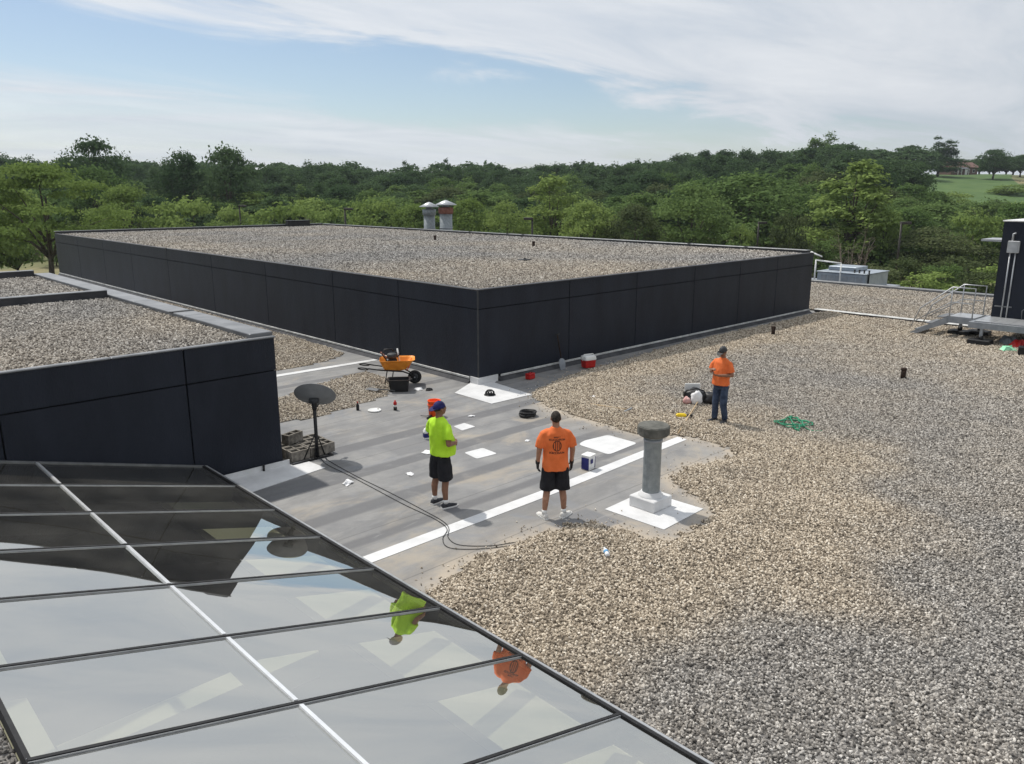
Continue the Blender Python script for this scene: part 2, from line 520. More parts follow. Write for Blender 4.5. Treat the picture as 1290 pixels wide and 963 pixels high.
L_dark = leaf_material('leaf_dark', (0.054, 0.094, 0.042), (0.096, 0.148, 0.066))
L_mid = leaf_material('leaf_mid', (0.095, 0.155, 0.050), (0.160, 0.232, 0.080))
L_light = leaf_material('leaf_light', (0.165, 0.235, 0.066), (0.255, 0.335, 0.105))
L_olive = leaf_material('leaf_olive', (0.080, 0.108, 0.045), (0.130, 0.155, 0.072))

# ------------------------------------------------------------------ helpers
def tag(o, label=None, cat=None, group=None, kind=None):
    if label: o['label'] = label
    if cat: o['category'] = cat
    if group: o['group'] = group
    if kind: o['kind'] = kind
    return o


def thing(name, label, cat, loc=(0, 0, 0), rz=0.0, group=None):
    o = bpy.data.objects.new(name, None)
    o.empty_display_size = 0.2
    COL.objects.link(o)
    o.location = loc
    o.rotation_euler = (0, 0, rz)
    return tag(o, label, cat, group)


class MB:
    """collects simple solids into one mesh"""
    def __init__(self):
        self.v, self.f, self.mi, self.sm = [], [], [], []
        self.cur = 0

    def add(self, verts, faces, smooth=False):
        o = len(self.v)
        self.v += [tuple(p) for p in verts]
        for f in faces:
            self.f.append(tuple(i + o for i in f))
            self.mi.append(self.cur)
            self.sm.append(smooth)
        return self

    def box(self, x0, x1, y0, y1, z0, z1, bev=0.0):
        if bev <= 0:
            v = [(x0, y0, z0), (x1, y0, z0), (x1, y1, z0), (x0, y1, z0), (x0, y0, z1), (x1, y0, z1), (x1, y1, z1), (x0, y1, z1)]
            return self.add(v, [(0, 3, 2, 1), (4, 5, 6, 7), (0, 1, 5, 4), (1, 2, 6, 5), (2, 3, 7, 6), (3, 0, 4, 7)])
        b = bev
        rings = []
        for z, i in ((z0, b), (z0 + b, 0), (z1 - b, 0), (z1, b)):
            rings.append([(x0 + i + b, y0 + i, z), (x1 - i - b, y0 + i, z), (x1 - i, y0 + i + b, z), (x1 - i, y1 - i - b, z),
                          (x1 - i - b, y1 - i, z), (x0 + i + b, y1 - i, z), (x0 + i, y1 - i - b, z), (x0 + i, y0 + i + b, z)])
        return self.loft(rings)

    def loft(self, rings, cap=True, smooth=False, close=False):
        n = len(rings[0])
        v = [p for r in rings for p in r]
        f = []
        R = len(rings)
        for a in range(R if close else R - 1):
            b = (a + 1) % R
            for i in range(n):
                j = (i + 1) % n
                f.append((a * n + i, a * n + j, b * n + j, b * n + i))
        if cap and not close:
            f.append(tuple(range(n - 1, -1, -1)))
            f.append(tuple((R - 1) * n + i for i in range(n)))
        return self.add(v, f, smooth)

    def cyl(self, p0, p1, r0, r1=None, n=12, smooth=True):
        return self.tube([p0, p1], [r0, r0 if r1 is None else r1], n, smooth)

    def tube(self, pts, rr, n=8, smooth=True, close=False):
        pts = [Vector(p) for p in pts]
        if isinstance(rr, (int, float)):
            rr = [rr] * len(pts)
        rings = []
        K = len(pts)
        up = None
        for i, p in enumerate(pts):
            if close:
                d = pts[(i + 1) % K] - pts[i - 1]
            else:
                d = pts[min(i + 1, K - 1)] - pts[max(i - 1, 0)]
            d.normalize()
            if up is None:
                up = Vector((0, 0, 1)) if abs(d.z) < .9 else Vector((1, 0, 0))
            s = d.cross(up)
            if s.length < 1e-5:
                s = d.cross(Vector((1, .3, .2)))
            s.normalize()
            u = s.cross(d)
            up = u
            rings.append([p + s * (math.cos(2 * math.pi * k / n) * rr[i]) + u * (math.sin(2 * math.pi * k / n) * rr[i]) for k in range(n)])
        return self.loft(rings, smooth=smooth, close=close)

    def lathe(self, prof, c=(0, 0, 0), n=20, smooth=True):
        rings = [[(c[0] + r * math.cos(2 * math.pi * k / n), c[1] + r * math.sin(2 * math.pi * k / n), c[2] + z) for k in range(n)] for r, z in prof]
        return self.loft(rings, smooth=smooth)

    def ball(self, c, r, n=12, m=8, smooth=True):
        if isinstance(r, (int, float)):
            r = (r, r, r)
        rings = []
        for j in range(m + 1):
            a = -math.pi / 2 + math.pi * (j + .02) / (m + .04)
            rings.append([(c[0] + r[0] * math.cos(a) * math.cos(2 * math.pi * k / n), c[1] + r[1] * math.cos(a) * math.sin(2 * math.pi * k / n), c[2] + r[2] * math.sin(a)) for k in range(n)])
        return self.loft(rings, smooth=smooth)

    def prism(self, poly, z0, z1):
        n = len(poly)
        v = [(x, y, z0) for x, y in poly] + [(x, y, z1) for x, y in poly]
        f = [tuple(range(n - 1, -1, -1)), tuple(range(n, 2 * n))]
        f += [(i, (i + 1) % n, n + (i + 1) % n, n + i) for i in range(n)]
        return self.add(v, f)

    def mesh(self, name, mats):
        me = bpy.data.meshes.new(name)
        me.from_pydata(self.v, [], self.f)
        for m in (mats if isinstance(mats, (list, tuple)) else [mats]):
            me.materials.append(m)
        me.polygons.foreach_set('material_index', self.mi)
        me.polygons.foreach_set('use_smooth', self.sm)
        me.update()
        return me

    def build(self, name, mats, parent=None, loc=None):
        o = bpy.data.objects.new(name, self.mesh(name, mats))
        COL.objects.link(o)
        if parent:
            o.parent = parent
        if loc:
            o.location = loc
        return o


def copy_part(src, parent, loc=None, rot=None):
    c = src.copy()
    COL.objects.link(c)
    c.parent = parent
    if loc: c.location = loc
    if rot: c.rotation_euler = rot
    return c


def catmull(pts, k=6, closed=False):
    P = [Vector(p) for p in pts]
    out = []
    n = len(P)
    for i in range(n if closed else n - 1):
        g = (lambda j: P[j % n]) if closed else (lambda j: P[max(0, min(n - 1, j))])
        a, b, c, d = g(i - 1), g(i), g(i + 1), g(i + 2)
        for s in range(k):
            t = s / k
            out.append(0.5 * ((2 * b) + (c - a) * t + (2 * a - 5 * b + 4 * c - d) * t * t + (3 * b - a - 3 * c + d) * t ** 3))
    if not closed:
        out.append(P[-1])
    return out


# ------------------------------------------------------------------ terrain
GROUND = -4.5


def sstep(a, b, x):
    t = max(0.0, min(1.0, (x - a) / (b - a)))
    return t * t * (3 - 2 * t)


def terrain_h(x, y):
    d = x * FV.x + y * FV.y
    s = x * RV.x + y * RV.y
    r = math.hypot(x, y)
    if d < 20:
        return GROUND
    a = s / max(d, 1)                                   # tangent of the bearing
    rise_l = 5.0
    hill = 11.5 * sstep(0.12, 0.50, a)
    h = GROUND + (rise_l + hill) * sstep(125, 330, d) + 1.2 * mnoise.noise((x / 60, y / 60, 0)) * sstep(90, 160, d)
    return h - 10 * sstep(420, 900, r) * 0


def build_terrain():
    rr = [0, 30, 50, 60, 70, 80, 90, 100, 110, 120, 130, 140, 150, 165, 180, 195, 210, 225, 240, 260, 280, 300, 320, 340, 370, 420, 500, 700, 1100, 2500]
    na = 160
    v, f = [(0, 0, GROUND)], []
    for r in rr[1:]:
        for k in range(na):
            a = 2 * math.pi * k / na
            x, y = r * math.cos(a), r * math.sin(a)
            v.append((x, y, terrain_h(x, y)))
    for k in range(na):
        f.append((0, 1 + k, 1 + (k + 1) % na))
    for i in range(len(rr) - 2):
        for k in range(na):
            a, b = 1 + i * na, 1 + (i + 1) * na
            f.append((a + k, b + k, b + (k + 1) % na, a + (k + 1) % na))
    m = MB()
    m.add(v, f, True)
    g = pm('meadow', (0.10, 0.12, 0.045), 0.95, (0.26, 0.22, 0.12), scale=0.05, detail=10, lo=.4, hi=.62)
    o = m.build('terrain', g)
    tag(o, 'dry grassy ground around the building rising to a hill', None, None, 'structure')
    # mown lawn running up the hill to the house
    pts = []
    v, f = [], []
    nu, nv = 14, 24
    for j in range(nv + 1):
        d = 205 + (338 - 205) * j / nv
        for i in range(nu + 1):
            a0, a1 = 0.490 + .012 * math.sin(d * .03), 0.615 + .03 * sstep(300, 205, d)
            a = a0 + (a1 - a0) * i / nu
            p = FV * d + RV * (a * d)
            v.append((p.x, p.y, terrain_h(p.x, p.y) + .12))
    for j in range(nv):
        for i in range(nu):
            q = j * (nu + 1) + i
            f.append((q, q + 1, q + nu + 2, q + nu + 1))
    m = MB()
    m.add(v, f, True)
    tag(m.build('lawn', M_lawn), 'mown green lawn sloping up the hill to the house', None, None, 'structure')


build_terrain()

# ------------------------------------------------------------------ lower roof
BX0, BX1, BY0, BY1, BH = 13.54, 32.45, 15.53, 55.2, 2.56      # large block
NX0, NX1, NY0, NY1, NH = -16.0, 6.62, 13.26, 28.3, 2.49      # near block
RX1, RY0 = 43.6, -14.0                                        # outer edges of the roof
SX0, SX1, SY0 = 0.72, 5.10, -1.45                             # skylight
SLOPE = 0.2717
SZ_E = 0.35                                                   # eave height of the glass


def sky_z(x):
    return SZ_E + (SX1 - x) * SLOPE


m = MB()
m.box(SX1 + .10, RX1, RY0, NY0, -.45, 0)
m.box(NX1 - .3, RX1, NY0, BY1, -.45, -.0)
deck = m.build('roof_deck', M_deck)
tag(deck, 'bare grey membrane of the lower flat roof', None, None, 'structure')

bld = thing('school_building', 'low dark building carrying the flat gravel roofs', 'building', (0, 0, GROUND))
for x0, x1, y0, y1, z1 in ((RX1 - .35, RX1 + .12, RY0, BY1, -.02), (NX0, RX1 - .36, RY0 - .3, RY0 - .01, -.02), (NX0 - .3, NX0 - .01, RY0, NY1, 1.2), (NX0, NX1 - .31, NY1 - .5, NY1 - .02, -.02), (NX1 - .3, RX1 - .36, BY1 + .01, BY1 + .3, -.02)):
    MB().box(x0, x1, y0, y1, 0, z1 - GROUND).build('wall', M_panel, bld)
for y0 in np.arange(RY0, BY1 - .1, 3.0):
    MB().box(RX1 - .34, RX1 + .16, y0 + .004, min(y0 + 3.0, BY1) - .004, -GROUND + .003, .17 - GROUND, .012).build('coping', M_dullalu, bld)
# expansion joint across the right-hand roof
ej = thing('expansion_joint', 'low white-capped expansion joint crossing the gravel beside the stair', 'roof joint', (32.9, 0, 0))
MB().box(-.10, .10, RY0, 15.45, 0, .10).build('curb', M_cant, ej)
for y0 in np.arange(RY0, 15.4, 2.95):
    MB().box(-.15, .15, y0 + .003, min(y0 + 2.95, 15.45) - .003, .10, .135, .01).build('cap', M_bar, ej)

# ------------------------------------------------------------------ gravel
def pebble_nodes(name, density, seed, rmin, rmax, bed=True):
    g = bpy.data.node_groups.new(name, 'GeometryNodeTree')
    g.interface.new_socket('Geometry', in_out='INPUT', socket_type='NodeSocketGeometry')
    g.interface.new_socket('Geometry', in_out='OUTPUT', socket_type='NodeSocketGeometry')
    lk = g.links.new
    gi = g.nodes.new('NodeGroupInput')
    go = g.nodes.new('NodeGroupOutput')
    na = g.nodes.new('GeometryNodeInputNamedAttribute')
    na.data_type = 'FLOAT'
    na.inputs['Name'].default_value = 'dens'
    mu = g.nodes.new('ShaderNodeMath')
    mu.operation = 'MULTIPLY'
    mu.inputs[1].default_value = density
    lk(na.outputs[0], mu.inputs[0])
    dp = g.nodes.new('GeometryNodeDistributePointsOnFaces')
    dp.inputs['Seed'].default_value = seed
    lk(gi.outputs[0], dp.inputs['Mesh'])
    lk(mu.outputs[0], dp.inputs['Density'])
    # jitter height so stones pile on each other
    ro = g.nodes.new('FunctionNodeRandomValue')
    ro.data_type = 'FLOAT_VECTOR'
    ro.inputs[0].default_value = (0, 0, -.010)
    ro.inputs[1].default_value = (0, 0, .016)
    ro.inputs['Seed'].default_value = seed + 5
    sp = g.nodes.new('GeometryNodeSetPosition')
    lk(dp.outputs['Points'], sp.inputs['Geometry'])
    lk(ro.outputs[0], sp.inputs['Offset'])
    ic = g.nodes.new('GeometryNodeMeshIcoSphere')
    ic.inputs['Radius'].default_value = 1.0
    ic.inputs['Subdivisions'].default_value = 2
    nz = g.nodes.new('ShaderNodeTexNoise')
    nz.inputs['Scale'].default_value = 1.3
    nz.inputs['Detail'].default_value = 1.0
    vs_ = g.nodes.new('ShaderNodeVectorMath')
    vs_.operation = 'SUBTRACT'
    vs_.inputs[1].default_value = (.5, .5, .5)
    lk(nz.outputs['Color'], vs_.inputs[0])
    vm = g.nodes.new('ShaderNodeVectorMath')
    vm.operation = 'SCALE'
    vm.inputs['Scale'].default_value = 1.1
    lk(vs_.outputs[0], vm.inputs[0])
    s2 = g.nodes.new('GeometryNodeSetPosition')
    lk(ic.outputs[0], s2.inputs['Geometry'])
    lk(vm.outputs[0], s2.inputs['Offset'])
    sm = g.nodes.new('GeometryNodeSetMaterial')
    sm.inputs['Material'].default_value = M_peb
    lk(s2.outputs[0], sm.inputs['Geometry'])
    ip = g.nodes.new('GeometryNodeInstanceOnPoints')
    lk(sp.outputs[0], ip.inputs['Points'])
    lk(sm.outputs[0], ip.inputs['Instance'])
    rr = g.nodes.new('FunctionNodeRandomValue')
    rr.data_type = 'FLOAT_VECTOR'
    rr.inputs[1].default_value = (6.283, 6.283, 6.283)
    rr.inputs['Seed'].default_value = seed + 1
    lk(rr.outputs[0], ip.inputs['Rotation'])
    rs = g.nodes.new('FunctionNodeRandomValue')
    rs.data_type = 'FLOAT_VECTOR'
    rs.inputs[0].default_value = (rmin, rmin, rmin * .75)
    rs.inputs[1].default_value = (rmax, rmax * .9, rmax * .75)
    rs.inputs['Seed'].default_value = seed + 2
    ps = g.nodes.new('GeometryNodeInputNamedAttribute')
    ps.data_type = 'FLOAT'
    ps.inputs['Name'].default_value = 'psize'
    sc = g.nodes.new('ShaderNodeVectorMath')
    sc.operation = 'SCALE'
    lk(rs.outputs[0], sc.inputs[0])
    lk(ps.outputs[0], sc.inputs['Scale'])
    lk(sc.outputs[0], ip.inputs['Scale'])
    jn = g.nodes.new('GeometryNodeJoinGeometry')
    if bed:
        lk(gi.outputs[0], jn.inputs[0])
    lk(ip.outputs[0], jn.inputs[0])
    lk(jn.outputs[0], go.inputs[0])
    return g


def in_view(x, y, margin=0.12):
    d = x * FV.x + y * FV.y
    s = x * RV.x + y * RV.y
    return d > 1.5 and abs(s / d) < 0.68 + margin


def gravel_sheet(name, bounds, step, inside, zfun, tanfun, density, seed, parent=None, rmin=.011, rmax=.026, near=16, far=34, fmin=.3, grow=.45, bed=True):
    x0, x1, y0, y1 = bounds
    nx, ny = int(round((x1 - x0) / step)), int(round((y1 - y0) / step))
    xs = np.linspace(x0, x1, nx + 1)
    ys = np.linspace(y0, y1, ny + 1)
    idx, V, F = {}, [], []

    def vid(i, j):
        k = (i, j)
        if k not in idx:
            idx[k] = len(V)
            V.append((xs[i], ys[j], zfun(xs[i], ys[j])))
        return idx[k]
    cxs, cys = (xs[:-1] + xs[1:]) / 2, (ys[:-1] + ys[1:]) / 2
    for i in range(nx):
        for j in range(ny):
            if inside(cxs[i], cys[j]):
                F.append((vid(i, j), vid(i + 1, j), vid(i + 1, j + 1), vid(i, j + 1)))
    me = bpy.data.meshes.new(name)
    me.from_pydata(V, [], F)
    me.materials.append(M_gbed)
    A = {k: me.attributes.new(k, 'FLOAT', 'POINT') for k in ('dens', 'tan', 'psize')}
    dens, tn, ps = [], [], []
    for x, y, z in V:
        dist = math.sqrt(x * x + y * y + (z - CAM_H) ** 2)
        k = sstep(near, far, dist)
        dens.append((1 - (1 - fmin) * k) if in_view(x, y) else 0.0)
        ps.append(1 + grow * k)
        tn.append(tanfun(x, y))
    A['dens'].data.foreach_set('value', dens)
    A['tan'].data.foreach_set('value', tn)
    A['psize'].data.foreach_set('value', ps)
    o = bpy.data.objects.new(name, me)
    COL.objects.link(o)
    if parent:
        o.parent = parent
    md = o.modifiers.new('pebbles', 'NODES')
    md.node_group = pebble_nodes(name + '_nodes', density, seed, rmin, rmax, bed)
    o['kind'] = 'stuff'
    return o


def fbm(x, y, s, seed=0.0):
    return mnoise.fractal((x / s, y / s, seed), 1.0, 2.0, 4) * .5


EDGE = [(5.0, 7.2), (5.6, 7.45), (6.21, 7.62), (6.67, 7.74), (7.44, 7.73), (8.21, 7.65), (8.79, 7.43), (9.01, 6.89), (8.99, 6.36), (9.5, 6.18), (10.31, 6.25), (10.78, 6.55), (10.97, 7.1), (11.25, 7.62), (11.75, 7.83), (12.43, 7.78), (13.2, 7.56), (13.66, 8.07), (13.71, 8.91), (13.48, 9.36), (13.13, 9.93), (13.14, 11.18), (13.28, 12.43), (13.52, 13.32), (14.07, 13.88), (14.9, 14.2), (16.1, 14.48), (17.71, 14.66), (19.31, 14.8), (21.95, 15.08), (24.48, 15.15), (27.6, 15.12), (31.29, 15.15), (33.5, 15.3)]
edge_c = [(p.x, p.y) for p in catmull([(x, y, 0) for x, y in EDGE], 5)]
edge_np = np.array(edge_c)
poly_deck = np.array(edge_c + [(33.5, 15.9), (13.0, 40), (5.0, 40)])


def poly_inside(poly, x, y):
    px, py = poly[:, 0], poly[:, 1]
    qx, qy = np.roll(px, -1), np.roll(py, -1)
    c = ((py > y) != (qy > y)) & (x < (qx - px) * (y - py) / (qy - py + 1e-12) + px)
    return bool(np.count_nonzero(c) & 1)


def seg_dist(pl, x, y):
    a, b = pl[:-1], pl[1:]
    d = b - a
    t = np.clip(((x - a[:, 0]) * d[:, 0] + (y - a[:, 1]) * d[:, 1]) / (np.einsum('ij,ij->i', d, d) + 1e-12), 0, 1)
    return float(np.min(np.hypot(a[:, 0] + t * d[:, 0] - x, a[:, 1] + t * d[:, 1] - y)))


def main_in(x, y):
    if 32.72 < x < 33.08:
        return False
    wob = .22 * fbm(x, y, .35, 7)
    return not poly_inside(poly_deck, x + wob, y + wob)


def main_z(x, y):
    s = seg_dist(edge_np, x, y)
    return .008 + (.050 + .05 * fbm(x, y, .8, 3) + .07 * max(0, fbm(x, y, 1.6, 4)) * sstep(4, 1, s)) * sstep(0, .45, s) + max(0, .045 + .10 * fbm(x, y, .6, 12)) * math.exp(-((s - .55) / .35) ** 2)


def main_tan(x, y):
    s = seg_dist(edge_np, x, y)
    n = fbm(x, y, 2.2, 1) * 1.6
    k = sstep(4.2, 1.2, s + n * 1.6)
    far = sstep(20, 30, x) * .62 * sstep(2, 7, y) + .24 * sstep(9, 15, x)
    return max(0, min(1, max(k, far + .3 * n) * .95 + .05))


gm = gravel_sheet('gravel_ballast', (5.24, 32.7, -2.0, 15.2), .11, main_in, main_z, main_tan, 1500, 11, rmin=.009, rmax=.0235)
tag(gm, 'loose tan and grey gravel covering the lower roof', 'gravel', None, 'stuff')

def stray_in(x, y):
    return poly_inside(poly_deck, x, y) and y < 15.3 and x < 24 and seg_dist(edge_np, x, y) < .75


gs = gravel_sheet('gravel_ballast', (5.3, 24, 5.8, 15.2), .11, stray_in, lambda x, y: .012, lambda x, y: .8, 260, 17, rmin=.006, rmax=.019, bed=False)
dd = gs.data.attributes['dens'].data
for i, v in enumerate(gs.data.vertices):
    s_ = seg_dist(edge_np, v.co.x, v.co.y)
    dd[i].value = dd[i].value * (math.exp(-s_ / .13) + .02) * max(0, .7 + 1.6 * fbm(v.co.x, v.co.y, .5, 8))
tag(gs, 'stray pebbles scattered over the bare membrane along the gravel edge', 'gravel', None, 'stuff')
ge = gravel_sheet('gravel_ballast', (33.1, 43.2, -2.0, 26.0), .4, lambda x, y: True, lambda x, y: .05 + .02 * fbm(x, y, 1.5, 3), lambda x, y: max(0, min(1, .55 + .6 * fbm(x, y, 3, 6))), 900, 14)
tag(ge, 'grey brown gravel beyond the white-capped roof joint', 'gravel', None, 'stuff')
# membrane surface where the gravel has been raked back
def membrane_surface():
    x0, x1, y0, y1, st = 5.22, 24.0, 5.6, 13.2, .10
    nx, ny = int((x1 - x0) / st), int((y1 - y0) / st)
    V = [(x0 + i * st, y0 + j * st, .0025) for j in range(ny + 1) for i in range(nx + 1)]
    F = []
    for j in range(ny):
        for i in range(nx):
            if poly_inside(poly_deck, x0 + (i + .5) * st, y0 + (j + .5) * st) or seg_dist(edge_np, x0 + (i + .5) * st, y0 + (j + .5) * st) < .3:
                q = j * (nx + 1) + i
                F.append((q, q + 1, q + nx + 2, q + nx + 1))
    me = bpy.data.meshes.new('membrane_surface')
    me.from_pydata(V, [], F)
    me.materials.append(M_deck)
    a = me.attributes.new('silt', 'FLOAT', 'POINT')
    a.data.foreach_set('value', [math.exp(-max(0, seg_dist(edge_np, x, y) - .08 + .25 * fbm(x, y, .8, 4)) / .26) for x, y, z in V])
    o = bpy.data.objects.new('membrane_surface', me)
    COL.objects.link(o)
    o.parent = deck


membrane_surface()
PA = [(13.45, 40), (13.45, 26.5), (13.40, 24.2), (13.2, 22.2), (12.9, 21.4), (11.8, 20.95), (11.0, 20.85), (9.5, 20.8), (6.8, 21.0), (6.8, 40)]
PB = [(7.0, 18.2), (9.09, 17.98), (10.98, 18.69), (12.0, 18.9), (12.24, 18.4), (12.04, 17.55), (11.63, 16.8), (11.06, 16.3), (9.7, 15.9), (8.76, 15.75), (8.3, 15.8), (7.0, 16.2)]


def small_patch(name, label, poly, bounds, seed):
    c = np.array([(p.x, p.y) for p in catmull([(x, y, 0) for x, y in poly], 4, True)])
    pl = np.vstack([c, c[:1]])
    o = gravel_sheet(name, bounds, .16, lambda x, y: poly_inside(c, x, y), lambda x, y: .006 + .05 * sstep(0, .5, seg_dist(pl, x, y)) + .015 * fbm(x, y, .7), lambda x, y: min(1, max(0, .75 + .5 * fbm(x, y, 1.5))), 800, seed)
    tag(o, label, 'gravel', None, 'stuff')


small_patch('gravel_ballast', 'gravel left lying in the alley between the two black blocks', PA, (6.8, 13.5, 20.5, 40), 31)
small_patch('gravel_ballast', 'gravel heap between the satellite dish and the wheelbarrow', PB, (6.9, 12.5, 15.4, 19.2), 41)


# ------------------------------------------------------------------ black blocks
def wall_panels(parent, axis, at, face, joints, hz, z0, z1, th=.035, gap=.011):
    """panels in two tiers over a wall; axis is the direction the wall runs in"""
    rows = ((z0, hz - gap), (hz + gap, z1))
    for a, b in zip(joints[:-1], joints[1:]):
        for lo, hi in rows:
            u0, u1 = a + gap, b - gap
            mm = MB()
            if axis == 'X':
                ys = sorted((at, at + face * th))
                mm.box(u0, u1, ys[0], ys[1], lo, hi, .006)
            else:
                xs = sorted((at, at + face * th))
                mm.box(xs[0], xs[1], u0, u1, lo, hi, .006)
            mm.build('wall_panel', M_panel, parent)


def coping_run(parent, x0, x1, y0, y1, z0, z1, mat, n, along):
    L = (x1 - x0) if along == 'X' else (y1 - y0)
    for i in range(n):
        a, b = i / n, (i + 1) / n
        if along == 'X':
            MB().box(x0 + L * a + .003, x0 + L * b - .003, y0, y1, z0, z1, .012).build('coping', mat, parent)
        else:
            MB().box(x0, x1, y0 + L * a + .003, y0 + L * b - .003, z0, z1, .012).build('coping', mat, parent)


big = thing('rooftop_block', 'large black-panelled rooftop block with a wide gravel roof, behind the wheelbarrow and cooler', 'building block')
MB().box(BX0 + .036, BX1 - .036, BY0 + .036, BY1 - .036, 0.0, BH - .10).build('core', M_core, big)
wall_panels(big, 'X', BY0 + .035, -1, [BX0 + .03, 17.13, 20.33, 23.6, 26.6, 29.4, BX1], 2.03, .17, BH - .035)
wall_panels(big, 'Y', BX0 + .035, -1, [BY0 + .03, 19.09, 22.75, 27.46, 32.21, 37.01, 41.77, 46.05, 50.6, BY1], 2.03, .17, BH - .035)
wall_panels(big, 'Y', BX1 - .035, 1, [BY0, 20, 25, 30, 35, 40, 45, 50, BY1], 2.03, .17, BH - .035)
wall_panels(big, 'X', BY1 - .035, 1, [BX0, 18, 22.5, 27, BX1], 2.03, .17, BH - .035)
MB().box(BX0 - .008, BX0 + .028, BY0 - .008, BY0 + .028, .17, BH - .035).build('corner_trim', M_dkgrey, big)
coping_run(big, BX0 - .02, BX1 + .02, BY0 - .02, BY0 + .16, BH - .034, BH, M_copdark, 7, 'X')
coping_run(big, BX0 - .02, BX0 + .16, BY0 + .165, BY1 - .2, BH - .034, BH, M_copdark, 14, 'Y')
coping_run(big, BX1 - .28, BX1 + .03, BY0 + .165, BY1 + .03, BH + .06, BH + .10, M_dullalu, 14, 'Y')
coping_run(big, BX0 - .02, BX1 - .3, BY1 - .19, BY1 + .03, BH + .10, BH + .14, M_dullalu, 7, 'X')
MB().box(BX1 - .24, BX1 - .02, BY0 + .17, BY1 - .2, BH - .1, BH + .058).build('parapet', M_copdark, big)
MB().box(BX0 + .05, BX1 - .3, BY1 - .15, BY1 - .02, BH - .1, BH + .098).build('parapet', M_copdark, big)
for y in (44.2, 37.6, 34.2, 32.9, 21.6, 18.6):
    MB().box(BX1 - .30, BX1 + .05, y - .08, y + .08, BH + .102, BH + .115).build('coping_splice', M_copdark, big)
MB().box(BX0 - .03, BX0 + .03, 36.95, 37.1, BH - .09, BH + .02, .01).build('scupper', M_black, big)
# strip along the wall foot: dark base membrane with a pale termination bar
for i in range(6):
    a, b = BX0 + .8 + (BX1 - BX0 - .8) * i / 6, BX0 + .8 + (BX1 - BX0 - .8) * (i + 1) / 6
    MB().box(a + .002, b - .002, BY0 - .035, BY0 - .002, .105, .165, .008).build('termination_bar', M_bar, big)
MB().add([(BX0 + .7, BY0 + .02, 0), (BX0 + .7, BY0 - .14, 0), (BX0 + .7, BY0 + .0, .11), (BX1, BY0 + .02, 0), (BX1, BY0 - .14, 0), (BX1, BY0, .11)], [(0, 1, 4, 3), (1, 2, 5, 4), (0, 2, 1), (3, 4, 5), (0, 3, 5, 2)]).build('base_membrane', M_cant, big)
for i in range(12):
    a, b = BY0 + .35 + (BY1 - BY0 - .4) * i / 12, BY0 + .35 + (BY1 - BY0 - .4) * (i + 1) / 12
    MB().box(BX0 - .035, BX0 - .002, a + .002, b - .002, .105, .165, .008).build('termination_bar', M_bar, big)
MB().add([(BX0 + .02, BY0 + .3, 0), (BX0 - .14, BY0 + .3, 0), (BX0, BY0 + .3, .11), (BX0 + .02, BY1, 0), (BX0 - .14, BY1, 0), (BX0, BY1, .11)], [(0, 3, 4, 1), (1, 4, 5, 2), (0, 1, 2), (3, 5, 4), (0, 2, 5, 3)]).build('base_membrane', M_cant, big)


def big_tan(x, y):
    return max(0, min(1, .22 + .8 * fbm(x, y, 6, 2) + .35 * sstep(26, 18, x) * sstep(26, 17, y)))


def big_z(x, y):
    e = min(x - BX0, y - BY0)
    return BH - .075 + .035 * sstep(.1, .8, e) + .02 * fbm(x, y, 1.5, 9)


gb = gravel_sheet('gravel', (BX0 + .17, BX1 - .25, BY0 + .17, BY1 - .2), .45, lambda x, y: True, big_z, big_tan, 420, 21, big, near=18, far=42, fmin=.35, grow=.9)

near = thing('rooftop_block', 'black-panelled block with a gravel roof beside the satellite dish and glass skylight', 'building block')
MB().box(NX0, NX1 - .036, NY0 + .036, NY1 - .036, -.3, NH - .10).build('core', M_core, near)
wall_panels(near, 'X', NY0 + .035, -1, [-14, -10.6, -7.2, -3.9, -.6, 2.2 - .0, 4.96, NX1], 1.85, .02, NH - .035)
wall_panels(near, 'Y', NX1 - .035, 1, [NY0, 17, 20.8, 24.5, NY1], 1.85, .02, NH - .035)
wall_panels(near, 'X', NY1 - .035, 1, [-14, -9, -4, 1, NX1], 1.85, .02, NH - .035)
coping_run(near, NX0, NX1 + .02, NY0 - .02, NY0 + .10, NH - .034, NH, M_coping, 8, 'X')
coping_run(near, NX1 - .42, NX1 + .03, NY0 + .105, NY1, NH - .03, NH + .07, M_coping, 5, 'Y')
MB().box(NX1 - .45, NX1 + .035, 16.95, 17.06, NH + .06, NH + .085).build('coping_splice', M_dkgrey, near)
for yc, hh in ((21.2, .16), (NY1 - .12, .16)):
    MB().box(NX0, NX1 - .44, yc - .09, yc + .09, NH - .08, NH + hh).build('curb', M_copdark, near)
    coping_run(near, NX0, NX1 - .43, yc - .11, yc + .12, NH + hh + .002, NH + hh + .03, M_coping, 6, 'X')
gn = gravel_sheet('gravel', (-3.0, NX1 - .42, NY0 + .11, NY1 - .25), .3, lambda x, y: abs(y - 21.2) > .1, lambda x, y: NH - .05 + .03 * sstep(.05, .5, y - NY0) + .02 * fbm(x, y, 1.5, 9), lambda x, y: max(0, min(1, .25 + .6 * fbm(x, y, 3, 5) + .2 * sstep(20, 15, y))), 900, 51, near, near=15, far=30, fmin=.4)

# ------------------------------------------------------------------ skylight, its room and the roof above it
sl = thing('glass_skylight', 'long sloping glass skylight with dark glazing bars and a bright ridge bar', 'skylight')
YB = [13.24, 11.93, 10.57, 9.24, 7.91, 6.56, 5.21, 3.90, 2.55, 1.20, -.15, -1.45]
XB = [SX1, 2.58, SX0]
ang = math.atan(SLOPE)
ux, uz = -math.cos(ang), math.sin(ang)          # up the slope
nxn, nzn = math.sin(ang), math.cos(ang)         # normal of the glass
rng = random.Random(5)


def on_slope(s, y, h=0.0):
    """s metres up the slope from the eave, h metres above the glass"""
    return (SX1 + ux * s + nxn * h, y, SZ_E + uz * s + nzn * h)


